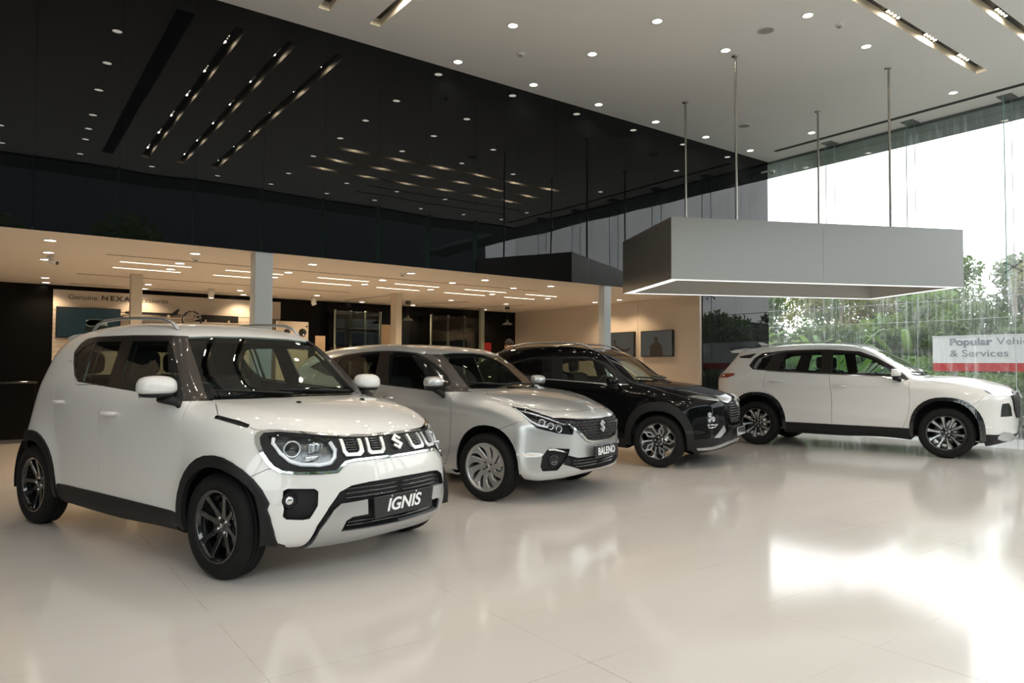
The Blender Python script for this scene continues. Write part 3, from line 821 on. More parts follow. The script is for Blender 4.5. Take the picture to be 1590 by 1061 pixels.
# high ceiling with the light slots left open
SLY = [(2.31, 2.45), (2.95, 3.09), (3.60, 3.74)]           # slots running towards the black wall
SLX = [(3.93, 4.07), (3.14, 3.28), (2.36, 2.50)]           # slots running towards the glass
def ceiling():
    xs = sorted({XW, X_GLASS+.05, 5.2, 11.08}|{v for s in SLY for v in s}); ys = sorted({Y_SOUTH-.1, D_WALL+.1, 1.05, 7.86}|{v for s in SLX for v in s})
    b = MB()
    for x0, x1 in zip(xs, xs[1:]):
        for y0, y1 in zip(ys, ys[1:]):
            cx_, cy_ = (x0+x1)/2, (y0+y1)/2
            if any(a < cx_ < c for a, c in SLY) and 1.05 < cy_ < 7.86: continue
            if any(a < cy_ < c for a, c in SLX) and 5.2 < cx_ < 11.08: continue
            b.add([(x0, y0, H_CEIL), (x0, y1, H_CEIL), (x1, y1, H_CEIL), (x1, y0, H_CEIL)], [(0, 1, 2, 3)])
    b.box((XW, Y_SOUTH-.1, H_CEIL+.25), (X_GLASS+.05, D_WALL+.1, H_CEIL+.3))
    return b.build('ceiling', CEILM)
struct(ceiling())
# black glass wall above the mezzanine opening, and its panel down to the floor
b = MB(); xs_ = [XW]+[1.035+.745*k for k in range(-9, 16)]+[X_GLASS]; xs_ = sorted(x for x in xs_ if XW <= x <= X_GLASS)
for x0, x1 in zip(xs_, xs_[1:]):
    if x1-x0 > .05: b.box((x0+.0008, D_WALL, M_CEIL), (x1-.0008, D_WALL+.02, H_CEIL))
struct(b.build('wall_north', BLACKG))
struct(MB().box((XW, D_WALL+.02, M_CEIL+.03), (X_GLASS, D_WALL+.2, H_CEIL)).build('wall_north', MATS['void_black']))
struct(MB().box((XT+.06, D_WALL, 0), (11.5, D_WALL+.02, M_CEIL-.001)).box((11.503, D_WALL, 0), (X_GLASS, D_WALL+.02, M_CEIL-.001)).box((XT+.06, D_WALL+.02, 0), (X_GLASS, D_WALL+.15, M_CEIL)).build('wall_north', BLACKG))
# mezzanine: low ceiling, wall with the screens, back wall
mz = MB().box((XW, D_WALL+.021, M_CEIL), (XT+.1, YB+.1, M_CEIL+.12)); struct(mz.build('ceiling', MEZZ))
te = MB()
for y0, y1 in ((D_WALL+.02, 9.95), (9.955, 11.55), (11.555, YB)): te.box((XT, y0, 0), (XT+.1, y1, M_CEIL))
struct(te.build('wall_east', CREAM))
struct(MB().box((XW, YB, 0), (XT+.1, YB+.1, M_CEIL)).build('wall_back', DARKW))
struct(MB().box((XW-.1, Y_SOUTH, 0), (XW, YB, H_CEIL)).build('wall_west', mat('grey_wall', (.20, .20, .20), .5)))
struct(MB().box((XW, YB-.03, 0), (.78, YB, .05)).build('baseboard_back', mat('trim_grey', (.16, .15, .14), .4)))
# thin dark vent lines in the low ceiling
for i, (x0, x1, y) in enumerate([(1.08, 7.7, 9.74), (.97, 5.2, 12.1), (1.0, 4.4, 13.65)]):
    struct(MB().box((x0, y-.012, M_CEIL-.004), (x1, y+.012, M_CEIL+.01)).build('trim_%d' % (i+1), mat('gap_dark', (.10, .085, .07), .8)))
for (x0, y0, x1, y1) in [(6.1, 11.95, 5.75, 13.6), (7.9, 12.3, 7.2, 13.9), (9.3, 12.2, 8.6, 13.7)]:
    struct(MB().prism([(0, -.012), (1, -.012), (1, .012), (0, .012)], (x0, y0, M_CEIL-.004), (x1-x0, y1-y0, 0), (1, 0, 0), (0, 0, .02)).build('trim_4', MATS['gap_dark']))
# slot ventilation grilles in the high ceiling
VENT = mat('vent_dark', (.03, .03, .03), .6)
tag(MB().box((11.99, .2, H_CEIL-.004), (12.02, 7.88, H_CEIL-.0005)).box((12.05, .2, H_CEIL-.004), (12.08, 7.88, H_CEIL-.0005)).box((11.98, .2, H_CEIL-.002), (12.09, 7.88, H_CEIL-.0005)).build('slot_diffuser', VENT), 'long dark slot diffuser in the white ceiling, running along the glass wall', 'air vent')
tag(MB().box((1.64, .9, H_CEIL-.003), (1.84, 7.9, H_CEIL-.0005)).build('slot_diffuser', VENT), 'wide dark ceiling slot diffuser mirrored in the black wall left of the lamp slots', 'air vent')
for y, nm in ((1.75, 'nearer the lamp slots'), (1.05, 'farther from the lamp slots')):
    tag(MB().box((6.9, y-.03, H_CEIL-.003), (11.3, y+.03, H_CEIL-.0005)).build('slot_diffuser', VENT), 'narrow dark slot diffuser mirrored in the black wall, '+nm, 'air vent')

# ---------------------------------------------------------------- columns
for (x0, x1, y0, y1, lb) in [(2.45, 2.655, 8.40, 8.60, 'square pale grey column at the mezzanine edge behind the white small crossover'),
                             (8.03, 8.185, 8.40, 8.53, 'square pale grey column at the mezzanine edge behind the black crossover'),
                             (1.61, 1.76, 11.58, 11.72, 'square beige column standing in front of the accessories display wall'),
                             (5.93, 6.05, 11.66, 11.88, 'square beige column under the mezzanine in front of the dark display cabinets')]:
    o = MB().box((x0, y0, 0), (x1, y1, M_CEIL), .006).build('column', GREYC if y0 < 9 else mat('column_beige', (.58, .52, .43), .45)); tag(o, lb, 'column')

# ---------------------------------------------------------------- glass walls
def dirty_glass(name, dirt):
    m = bpy.data.materials.new(name); m.use_nodes = True; nt = m.node_tree; nt.nodes.clear(); N = nt.nodes.new; L = nt.links.new
    o = N('ShaderNodeOutputMaterial'); mx = N('ShaderNodeMixShader'); fr = two_sided_fresnel(nt, 1.45)
    t = N('ShaderNodeBsdfTransparent'); t.inputs[0].default_value = (.95, .955, .95, 1); g = N('ShaderNodeBsdfGlossy'); g.inputs['Roughness'].default_value = 0
    L(fr.outputs[0], mx.inputs[0]); L(t.outputs[0], mx.inputs[1]); L(g.outputs[0], mx.inputs[2])
    tc = N('ShaderNodeTexCoord'); mp = N('ShaderNodeMapping'); mp.inputs['Scale'].default_value = (9, 9, .55); L(tc.outputs['Object'], mp.inputs[0])
    nz = N('ShaderNodeTexNoise'); nz.inputs['Scale'].default_value = 2.4; nz.inputs['Detail'].default_value = 8; nz.inputs['Roughness'].default_value = .68; L(mp.outputs[0], nz.inputs['Vector'])
    rp = N('ShaderNodeValToRGB'); rp.color_ramp.elements[0].position = .50; rp.color_ramp.elements[1].position = .74
    rp.color_ramp.elements[0].color = (.05, .05, .05, 1); rp.color_ramp.elements[1].color = (dirt, dirt, dirt, 1); L(nz.outputs['Fac'], rp.inputs[0])
    n2 = N('ShaderNodeTexNoise'); n2.inputs['Scale'].default_value = .9; n2.inputs['Detail'].default_value = 3; L(tc.outputs['Object'], n2.inputs['Vector'])
    r2 = N('ShaderNodeMapRange'); r2.inputs[1].default_value = .35; r2.inputs[2].default_value = .7; L(n2.outputs['Fac'], r2.inputs[0])
    mu = N('ShaderNodeMath'); mu.operation = 'MULTIPLY'; L(rp.outputs[0], mu.inputs[0]); L(r2.outputs[0], mu.inputs[1])
    tr = N('ShaderNodeBsdfTranslucent'); tr.inputs[0].default_value = (.85, .88, .88, 1)
    m2 = N('ShaderNodeMixShader'); L(mu.outputs[0], m2.inputs[0]); L(mx.outputs[0], m2.inputs[1]); L(tr.outputs[0], m2.inputs[2]); L(m2.outputs[0], o.inputs[0])
    return m
GLASS = dirty_glass('weathered_glass', .34); FIN = glassmat('fin_glass', (.965, .985, .98), ior=1.06); EDGE = mat('glass_edge', (.22, .42, .38), .3); SEAL = mat('joint_seal', (.55, .58, .57), .5)
FY = [8.39-1.42*k for k in range(7)]
wi = 0
YJ = [D_WALL-.0]+[4.14+1.42*k for k in (2, 1, 0, -1, -2)]+[-.2]
for y1, y0 in zip(YJ, YJ[1:]):
    for z0, z1 in ((0, 2.78), (2.79, H_CEIL)):
        wi += 1; struct(MB().box((X_GLASS, y0+.004, z0), (X_GLASS+.012, y1-.004, z1)).build('window_%d' % wi, GLASS))
XJ = [X_GLASS]+[X_GLASS-1.5*k for k in range(1, 12)]+[XW]
for x1, x0 in zip(XJ, XJ[1:]):
    wi += 1; struct(MB().box((x0+.004, Y_SOUTH-.012, 0), (x1-.004, Y_SOUTH, H_CEIL)).build('window_%d' % wi, FIN))
struct(MB().box((X_GLASS, Y_SOUTH, 2.781), (X_GLASS+.012, D_WALL, 2.789)).build('trim_5', SEAL))
SPI = mat('spider_steel', (.22, .22, .23), .35, .9)
names = ['in the glass corner by the black wall', 'left of the canopy poles', 'right of the canopy poles', 'at the right edge of the view', 'fourth along']
for i, y in enumerate(YJ[1:-1]):
    fin = empty('glass_fin', (X_GLASS-.15, y, 0)); tag(fin, ['vertical glass fin on the east glass wall, farthest from the camera', 'vertical glass fin on the east glass wall, second from the black wall', 'vertical glass fin on the east glass wall, at the far right of the view', 'vertical glass fin on the east glass wall, fourth from the black wall', 'vertical glass fin on the east glass wall, nearest the south glass'][i], 'glass fin')
    MB().box((-.15, -.006, 2.62), (.148, .006, H_CEIL-.002)).build('fin_blade', FIN, fin)
    MB().box((-.153, -.007, 2.62), (-.149, .007, H_CEIL)).build('fin_edge', EDGE, fin)
    MB().box((.148, -.004, 0.0), (.158, .004, H_CEIL)).build('joint', SEAL, fin)
    q = MB().box((-.14, -.10, H_CEIL-.012), (.12, .10, H_CEIL+.004)); q.build('ceiling_plate', mat('plate_grey', (.12, .12, .12), .6, .4, noise=(40, (.3, .3, .3))), fin)
    q = MB(); c = Vector((.13, 0, 2.785))
    for dy, dz in ((-.10, .07), (.10, .07), (-.10, -.07), (.10, -.07)):
        q.tube([c, c+Vector((.0, dy, dz))], [.011, .008], 8); q.lathe([(0, 0), (.020, .002), (.020, .018), (0, .02)], c+Vector((-.006, dy, dz)), (1, 0, 0), 12)
    q.ellip(tuple(c), (.022, .022, .022), 1, 10, 8); q.build('spider_fitting', SPI, fin)
for i, x in enumerate(XJ[1:-1]):
    fin = tag(MB().box((x-.006, Y_SOUTH, 0), (x+.006, Y_SOUTH+.2, H_CEIL-.002)).build('glass_fin', EDGE), '%s glass fin of the south glass wall, seen only mirrored in the black wall' % ORD[i], 'glass fin')
# outside canopy beyond the glass
SOFF = mat('outside_soffit', (.10, .13, .13), .5)
struct(MB().box((X_GLASS+.02, -6, 5.335), (13.55, 12, 5.45)).box((-8, -1.3, 5.335), (X_GLASS+.02, Y_SOUTH-.02, 5.45)).build('ceiling', SOFF))

# ---------------------------------------------------------------- lamps
LAMPG = mat('lamp_glow', (1, 1, 1), .5, emit=(1., .93, .80), es=14.); TRIMW = mat('lamp_trim_white', (.75, .74, .70), .4)
LAMPG.cycles.emission_sampling = 'NONE'
def make_downlight(parts_r=.058):
    o = empty('downlight', (0, 0, 0))
    MB().lathe([(.070, -.001), (.070, -.006), (.058, -.008), (.056, .0)], (0, 0, 0), (0, 0, 1), 24).build('trim_ring', TRIMW, o)
    MB().lathe([(0, -.003), (.030, -.0035), (.056, -.003)], (0, 0, 0), (0, 0, 1), 24, False).build('diffuser', LAMPG, o)
    return o
def spot(parent, e, col, size=2.3, blend=.6):
    l = bpy.data.lights.new('lamp_light', 'SPOT'); l.energy = e; l.color = col; l.spot_size = size; l.spot_blend = blend; l.shadow_soft_size = .05
    s = bpy.data.objects.new('lamp_light', l); COL.objects.link(s); s.parent = parent; s.location = (0, 0, -.03)
dl0 = make_downlight(); used_ = []
WARM = (1., .74, .47); MID = (1., .88, .72)
def downlight(x, y, z, label, group, e, col):
    o = dl0 if not used_ else copy_tree(dl0)
    if used_:
        for ch in list(o.children):
            if ch.type == 'LIGHT': bpy.data.objects.remove(ch)
    used_.append(1); o.location = (x, y, z); tag(o, label, 'downlight', group)
    if e: spot(o, e, col)
    return o
HI = {8.13: [5.03, 6.34, 7.65, 8.97, 10.29, 11.61], 6.85: [-1.4, -.1, 1.16, 5.02, 6.33, 11.58], 5.72: [-1.4, -.1, 1.18, 5.02, 6.34, 7.65],
      4.56: [-1.4, -.1, 1.20, 5.05, 6.32, 7.65, 9.0, 11.57], 3.2: [-.1, 1.27, 5.06], 2.38: [-.1, 1.29], 1.65: [0, 1.31, 5.1, 6.42, 7.7, 9.0, 11.6], .45: [0.03, 1.33, 2.6, 3.9, 5.1, 6.42, 7.7, 9.0, 10.3, 11.6]}
for r, (y, xs) in enumerate(HI.items()):
    for i, x in enumerate(sorted(xs, reverse=True)):
        downlight(x, y, H_CEIL, 'round downlight in the high ceiling, %s from the glass wall, %s row from black wall' % (ORD[i], ORD[r]), 'downlights in the high white ceiling', 15., MID)
LOW = {9.0: [.47, 1.92, 3.36, 4.81, 6.09, 7.40], 10.0: [.51, 1.95, 3.38, 4.85, 9.97], 10.7: [.51, 1.97, 3.40, 4.87, 6.10, 7.40, 8.72, 9.97], 9.62: [5.88, 7.09], 12.2: [7.43, 8.8], 13.0: [.63, 2.06, 3.53, 4.95], 13.75: [.68, 2.12, 3.8, 6.2, 7.41, 9.3]}
for r, y in enumerate(sorted(LOW)):
    for i, x in enumerate(sorted(LOW[y])):
        downlight(x, y, M_CEIL, 'warm round downlight in the low ceiling, %s from the left, %s row from the opening' % (ORD[i], ORD[r]), 'warm downlights in the low ceiling', 42., WARM)
# glowing strips of the low ceiling
STRIPM = mat('strip_glow', (1, 1, 1), .5, emit=(1., .86, .62), es=4.5); STRIPM.cycles.emission_sampling = 'NONE'
for j, y in enumerate((10.3, 10.98)):
    for i, (x0, x1) in enumerate([(1.3, 2.15), (2.6, 3.4), (3.93, 4.75), (5.22, 6.03), (6.55, 7.42), (7.88, 8.6)]):
        o = empty('strip_light', ((x0+x1)/2, y, M_CEIL)); tag(o, 'slim glowing strip light in the low ceiling, %s from the left in the %s row' % (ORD[i], ('front', 'back')[j]), 'strip light', 'strip lights in the low ceiling')
        MB().box((x0-(x0+x1)/2-.02, -.03, -.004), (x1-(x0+x1)/2+.02, .03, .01)).build('housing', TRIMW, o)
        MB().box((x0-(x0+x1)/2, -.014, -.007), (x1-(x0+x1)/2, .014, -.003)).build('diffuser', STRIPM, o)
# recessed slots with clusters of small spots
SLOTM = mat('slot_reflector', (.78, .70, .56), .5, .2); LEDM = mat('led_glow', (1, 1, 1), .5, emit=(1., .88, .68), es=55.); LEDM.cycles.emission_sampling = 'NONE'
def slot(nm_i, x0, x1, y0, y1, along):
    o = empty('slot_light', ((x0+x1)/2, (y0+y1)/2, H_CEIL)); cx_, cy_ = (x0+x1)/2, (y0+y1)/2
    a, b_ = x0-cx_, x1-cx_; c, d = y0-cy_, y1-cy_
    hh = .10
    q = MB()
    q.add([(a, c, 0), (b_, c, 0), (b_, d, 0), (a, d, 0), (a, c, hh), (b_, c, hh), (b_, d, hh), (a, d, hh)], [(0, 1, 5, 4), (1, 2, 6, 5), (2, 3, 7, 6), (3, 0, 4, 7)])
    q.build('slot_side', SLOTM, o)
    MB().add([(a, c, hh), (b_, c, hh), (b_, d, hh), (a, d, hh)], [(0, 1, 2, 3)]).build('slot_bed', VENT, o)
    n = 6; L_ = (d-c) if along == 'y' else (b_-a)
    for k in range(n):
        p = -L_/2+L_*(k+.45)/n+.02
        m_ = MB(); g_ = MB()
        for j in range(4):
            t = p+j*.085-.1275
            cc = (-.03, t, hh-.02) if along == 'y' else (t, .03, hh-.02)
            g_.lathe([(0, 0), (.018, -.002)], cc, (0, 0, 1), 10, False)
        m_.box(((-.06, p-.16, hh-.018) if along == 'y' else (p-.16, .0, hh-.018)), ((0., p+.16, hh-.005) if along == 'y' else (p+.16, .06, hh-.005)))
        sp_ = m_.build('spot_module', MATS['gloss_black'], o); g_.build('spot_lens', LEDM, sp_)
        l = bpy.data.lights.new('slot_light_source', 'SPOT'); l.energy = 12; l.color = MID; l.spot_size = 3.1; l.spot_blend = .1; l.shadow_soft_size = .018
        s_ = bpy.data.objects.new('slot_light_source', l); COL.objects.link(s_); s_.parent = o; s_.location = (-.03, p-.0425, hh-.03) if along == 'y' else (p-.0425, .03, hh-.03)
    return o
for i, (x0, x1) in enumerate(SLY):
    tag(slot(i, x0, x1, 1.05, 7.86, 'y'), 'lamp slot in the ceiling running to the black wall, %s from the left' % ORD[i], 'slot light', 'lamp slots running towards the black wall')
for i, (y0, y1) in enumerate(SLX):
    tag(slot(i, 5.2, 11.08, y0, y1, 'x'), 'lamp slot in the ceiling running towards the glass, %s from the black wall' % ORD[i], 'slot light', 'lamp slots running towards the glass wall')
# ceiling fittings
SPKM = mat('speaker_grille', (.36, .36, .34), .7)
for x, y, lb in ((7.59, 5.08, 'round grey speaker grille in the white ceiling beside the front canopy pole'), (10.33, 7.35, 'round grey speaker grille in the white ceiling near the black wall')):
    o = empty('ceiling_speaker', (x, y, H_CEIL)); tag(o, lb, 'speaker')
    MB().lathe([(.105, .0), (.105, -.008), (.092, -.010), (.09, -.004)], (0, 0, 0), (0, 0, 1), 32).build('rim', TRIMW, o)
    MB().lathe([(0, -.006), (.05, -.006), (.092, -.005)], (0, 0, 0), (0, 0, 1), 32).build('grille', SPKM, o)
for x, y, z, lb in ((5.57, 7.42, H_CEIL, 'small round smoke detector in the high ceiling near the black wall'), (8.17, 4.46, H_CEIL, 'small round smoke detector in the high ceiling above the canopy'),
                 (2.02, 9.42, M_CEIL, 'small white smoke detector in the low ceiling left of the front column'), (4.74, 9.13, M_CEIL, 'small white smoke detector in the low ceiling right of the front column')):
    o = empty('smoke_detector', (x, y, z)); tag(o, lb, 'smoke detector')
    MB().lathe([(.05, 0), (.05, -.012), (.042, -.02), (.0, -.022)], (0, 0, 0), (0, 0, 1), 20).build('base', TRIMW, o)
    MB().lathe([(.026, -.02), (.024, -.036), (0, -.038)], (0, 0, 0), (0, 0, 1), 16).build('sensor', SPKM, o)

# ---------------------------------------------------------------- hanging canopy
METAL = mat('brushed_canopy_metal', (.60, .59, .56), .36, .95); mt = METAL.node_tree
tcx = mt.nodes.new('ShaderNodeTexCoord'); mpx = mt.nodes.new('ShaderNodeMapping'); mpx.inputs['Scale'].default_value = (2, 2, 90)
nzx = mt.nodes.new('ShaderNodeTexNoise'); nzx.inputs['Scale'].default_value = 3; mt.links.new(tcx.outputs['Object'], mpx.inputs[0]); mt.links.new(mpx.outputs[0], nzx.inputs['Vector'])
mrx = mt.nodes.new('ShaderNodeMapRange'); mrx.inputs[3].default_value = .30; mrx.inputs[4].default_value = .46; mt.links.new(nzx.outputs['Fac'], mrx.inputs[0]); mt.links.new(mrx.outputs[0], mt.nodes['Principled BSDF'].inputs['Roughness'])
can = empty('hanging_canopy', (7.003, 6.087, 0), math.radians(-26.3)); tag(can, 'large hanging box canopy of brushed grey metal with a glowing white lower rim', 'canopy')
CL, CW, Z0, Z1 = 4.30, 1.90, 2.36, 3.165; t_ = .13
MB().box((.001, 0, Z0), (CL/2-.0015, .004, Z1)).box((CL/2+.0015, 0, Z0), (CL, .004, Z1)).build('front_panel', METAL, can)
MB().box((0, CW-.004, Z0), (CL/2-.0015, CW, Z1)).box((CL/2+.0015, CW-.004, Z0), (CL, CW, Z1)).build('back_panel', METAL, can)
MB().box((0, 0, Z0), (.004, CW, Z1)).build('side_panel', METAL, can); MB().box((CL-.004, 0, Z0), (CL, CW, Z1)).build('side_panel', METAL, can)
q = MB()
for a, b_ in (((t_, t_, Z0), (CL-t_, t_+.004, Z1-.05)), ((t_, CW-t_-.004, Z0), (CL-t_, CW-t_, Z1-.05)), ((t_, t_, Z0), (t_+.004, CW-t_, Z1-.05)), ((CL-t_-.004, t_, Z0), (CL-t_, CW-t_, Z1-.05))): q.box(a, b_)
q.build('inner_lining', mat('canopy_bounce_lit_metal', (.80, .76, .70), .40, .45), can)  # light bounced up from the floor is put into this brighter metal colour
MB().box((.004, .004, Z1-.06), (CL-.004, CW-.004, Z1-.05)).build('top_plate', METAL, can)
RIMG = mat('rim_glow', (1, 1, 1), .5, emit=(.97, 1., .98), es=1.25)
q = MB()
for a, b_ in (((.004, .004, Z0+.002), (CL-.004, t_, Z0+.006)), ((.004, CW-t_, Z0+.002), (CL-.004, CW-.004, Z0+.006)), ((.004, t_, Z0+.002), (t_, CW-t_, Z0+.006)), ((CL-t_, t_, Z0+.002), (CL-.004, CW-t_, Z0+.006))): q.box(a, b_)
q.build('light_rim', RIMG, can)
for (x, y), lb in zip([(7.9, 5.75), (8.68, 7.25), (9.92, 4.72), (10.70, 6.22)], ['front left', 'back left', 'front right', 'back right']):
    c_ = math.radians(-26.3); dx, dy = x-7.003, y-6.087; lx = dx*math.cos(c_)+dy*math.sin(c_); ly = -dx*math.sin(c_)+dy*math.cos(c_)
    MB().lathe([(.016, 0), (.016, H_CEIL-Z1+.05)], (lx, ly, Z1-.05), (0, 0, 1), 16).lathe([(.05, 0), (.05, -.008), (.016, -.010)], (lx, ly, H_CEIL), (0, 0, 1), 20).build('hanging_pole', mat('pole_steel', (.40, .39, .36), .22, 1.), can)
# ---------------------------------------------------------------- the four cars
def sm(P, n=1): return [tuple(q) for q in chaikin(P, n)]
def R_(name, m, *polys, **k):
    d = dict(name=name, mat=m, polys=[(v, p, l) for (v, p, l) in polys]); d.update(k); return d
def arch(xc, zc, rx, rz, p=2., n=32): return arc(xc, zc, rz, 0, 360*(n-1)/n, n, rx/rz, p)
SIDE = None
mat('paint_white', (.78, .765, .745), .35, 0., 1.); mat('paint_silver', (.52, .53, .53), .30, .55, 1.); mat('paint_black', (.003, .003, .0035), .5, 0., .8, spec=.0); MATS['paint_black'].node_tree.nodes['Principled BSDF'].inputs['Coat IOR'].default_value = 1.34
mat('paint_pearl', (.77, .75, .725), .35, 0., 1.)

# ---- white small crossover, nearest
wb2 = IG['wb']/2; IG['well'] = .79; IG['dash'] = .46
WS_I = [(-.05, 1.437), (.30, 1.433), (.51, 1.420), (.545, 1.32), (.575, 1.194), (.625, 1.010), (.45, 1.013), (.12, 1.018), (-.05, 1.02)]
igf = [
 R_(None, '', ('S', arch(wb2+.035, .295, .325, .355, 2.2), None), ('S', arch(-wb2+.02, .295, .335, .355, 2.2), None)),
 R_('arch_cladding', 'dark_plastic', ('S', arch(wb2+.018, .30, .375, .412, 2.1), (-9, 9, .205, 9)), off=.016, rim=.03, split=True),
 R_('arch_cladding', 'dark_plastic', ('S', arch(-wb2+.01, .30, .385, .420, 2.1), (-9, 9, .205, 9)), off=.016, rim=.03, split=True),
 R_('windscreen', 'car_glass', ('F', WS_I, (.2, 1.2, .95, 9)), off=-.004, rim=.006, glass=True),
 R_('door_glass', 'car_glass', ('S', sm([(-.084, 1.398), (.33, 1.392), (.403, 1.356), (.55, 1.237), (.67, 1.116), (.746, 1.03), (.255, 1.058), (.001, 1.077), (-.029, 1.177)], 0), None), off=-.008, rim=.0, glass=True, split=True),
 R_('rear_door_glass', 'car_glass', ('S', [(-.55, 1.397), (-.21, 1.40), (-.191, 1.294), (-.183, 1.205), (-.167, 1.088), (-.521, 1.11)], None), off=-.008, rim=0., glass=True, split=True),
 R_('quarter_glass', 'car_glass', ('S', [(-.78, 1.296), (-.691, 1.367), (-.573, 1.394), (-.543, 1.111), (-.617, 1.133), (-.706, 1.202)], None), off=-.008, rim=0., glass=True, split=True),
 R_('window_frame', 'window_trim', ('S', [(-.587, 1.103), (-.68, 1.148), (-.776, 1.249), (-.821, 1.321), (-.79, 1.385), (-.74, 1.422), (-.611, 1.436), (-.134, 1.439), (.31, 1.430), (.42, 1.415), (.65, 1.24), (.93, 1.06), (1.02, 1.002), (.922, 1.003), (.853, 1.007), (.733, 1.02), (.264, 1.052), (-.158, 1.077)], (-9, 1.2, .98, 1.47)), ('F', [(.49, 1.428), (.50, 1.42), (.545, 1.32), (.575, 1.194), (.62, 1.006), (.9, 1.006), (.9, 1.428)], (.2, 1.2, .98, 1.432)), off=-.003, rim=.012, split=True),
 R_('rear_window', 'privacy_glass', ('R', [(-.05, 1.02), (.55, 1.04), (.50, 1.36), (-.05, 1.39)], (-3, -1.0, .9, 9)), off=-.004, rim=.006, glass=True),
 R_('headlight', 'lens_clear', ('F', sm([(.670, .841), (.556, .829), (.496, .821), (.423, .807), (.41, .782), (.408, .739), (.431, .690), (.461, .663), (.512, .654), (.582, .659), (.618, .669), (.649, .705), (.668, .748), (.675, .796)]), (1.2, 9, 0, 9)), off=.002, rim=.02, split=True, glass=True, house='housing_silver'),
 R_('grille_bar', 'emblem_silver', *[('F', q, (1.3, 9, 0, 9)) for q in ([(.379, .798), (.388, .731), (.376, .705), (.293, .703), (.266, .722), (.256, .795)], [(.225, .796), (.241, .721), (.227, .706), (.138, .704), (.114, .725), (.102, .795)])],
    minus=[('F', q, None) for q in ([(.360, .81), (.369, .737), (.360, .722), (.305, .722), (.287, .739), (.275, .81)], [(.206, .81), (.220, .735), (.211, .724), (.150, .723), (.132, .738), (.121, .81)])], off=.010, rim=.02, split=True),
 R_('chrome_surround', 'chrome', ('F', [(.703, .841), (.683, .853), (.621, .858), (.549, .848), (.438, .833), (.342, .821), (.226, .816), (-.05, .815), (-.05, .676), (.201, .678), (.331, .676), (.380, .669), (.410, .646), (.435, .621), (.504, .618), (.606, .619), (.670, .629), (.700, .656), (.716, .692), (.727, .734), (.729, .783), (.717, .824)], (1.0, 9, 0, 9)),
    minus=[('F', [(.695, .826), (.68, .841), (.621, .846), (.549, .836), (.438, .821), (.342, .809), (.226, .804), (-.05, .803), (-.05, .689), (.201, .691), (.335, .689), (.389, .680), (.42, .655), (.442, .634), (.504, .631), (.603, .632), (.660, .641), (.686, .664), (.701, .696), (.712, .738), (.713, .783), (.704, .815)], None)], off=.008, rim=.02),
 R_('grille_panel', 'dark_plastic', ('F', [(.703, .841), (.683, .853), (.621, .858), (.549, .848), (.438, .833), (.342, .821), (.226, .816), (-.05, .815), (-.05, .676), (.201, .678), (.331, .676), (.380, .669), (.410, .646), (.435, .621), (.504, .618), (.606, .619), (.670, .629), (.700, .656), (.716, .692), (.727, .734), (.729, .783), (.717, .824)], (1.0, 9, 0, 9)), off=-.006, rim=.01),
 R_('fog_lamp_recess', 'dark_plastic', ('F', sm([(.663, .529), (.648, .540), (.550, .537), (.537, .522), (.540, .446), (.569, .375), (.596, .369), (.660, .376), (.673, .392)], 0), (1.2, 9, 0, 9)), off=-.035, rim=-.037, split=True),
 R_('skid_plate', 'satin_silver', ('F', [(.54, .13), (.519, .305), (.467, .416), (.432, .449), (.283, .458), (.272, .372), (.364, .369), (.398, .350), (.414, .290), (.246, .288), (-.05, .282), (-.05, .10), (.3, .10)], (1.2, 9, 0, 9)), off=.012, rim=.03),
 R_('lower_intake', 'dark_plastic', ('F', [(.56, .13), (.531, .333), (.487, .433), (.437, .512), (.372, .542), (.270, .553), (-.05, .557), (-.05, .10)], (1.2, 9, 0, 9)), off=-.022, rim=-.024),
 R_('sill_cladding', 'dark_plastic', ('S', [(-.80, .348), (-.118, .346), (.90, .334), (.90, .14), (-.80, .14)], None), off=.012, rim=.03, split=True),
 R_('hood_vent', 'dark_plastic', ('S', [(1.104, .930), (1.152, .926), (1.289, .905), (1.366, .886), (1.370, .870), (1.258, .892), (1.143, .911), (1.112, .914)], None), off=-.006, rim=-.008, split=True),
 R_('hood', 'paint_white', ('T', [(.955, -.05), (.955, .50), (.925, .640), (1.113, .739), (1.249, .735), (1.365, .711), (1.427, .695), (1.52, .62), (1.620, .54), (1.752, .354), (1.80, .18), (1.812, -.05)], (.8, 9, .80, 9)), inset=.003, rim=.015),
 R_('front_door', 'paint_white', ('S', [(.80, 1.02), (.856, .877), (.863, .750), (.855, .619), (.874, .457), (.857, .334), (-.129, .345), (-.165, .491), (-.197, .751), (-.217, 1.09)], (-9, 9, .3, 1.10)), inset=.003, rim=.015, split=True),
 R_('rear_door', 'paint_white', ('S', [(-.217, 1.09), (-.197, .751), (-.165, .491), (-.129, .345), (-.713, .347), (-.749, .429), (-.802, .590), (-.885, .737), (-.925, .868), (-.925, 1.014), (-.90, 1.159), (-.86, 1.257), (-.80, 1.25), (-.60, 1.08)], (-9, 9, .3, 1.30)), inset=.003, rim=.015, split=True),
 R_('front_bumper', 'paint_white', ('S', [(1.30, .50), (1.452, .585), (1.56, .65), (1.62, .66), (2.2, .66), (2.2, .0), (1.30, .0)], (1.2, 9, 0, .66)), ('F', [(-.1, .70), (.40, .70), (.62, .66), (.9, .60), (.9, .1), (-.1, .1)], (1.55, 9, 0, .70)), inset=.002, rim=.015),
 R_('tailgate', 'paint_white', ('R', [(-.05, .62), (.60, .62), (.60, 1.1), (.56, 1.42), (-.05, 1.44)], (-3, -1.2, .5, 9)), inset=.002, rim=.015),
]
root_i, body_i, pi_ = build_car('ig', IG, igf, 'car', 'white small crossover with black wheels, nearest of the four cars', 'paint_white', 'ignis', ('gloss_black', 'gloss_black'), .205, .175, .73, R_tyre=.304, h=.025, lugs=4)
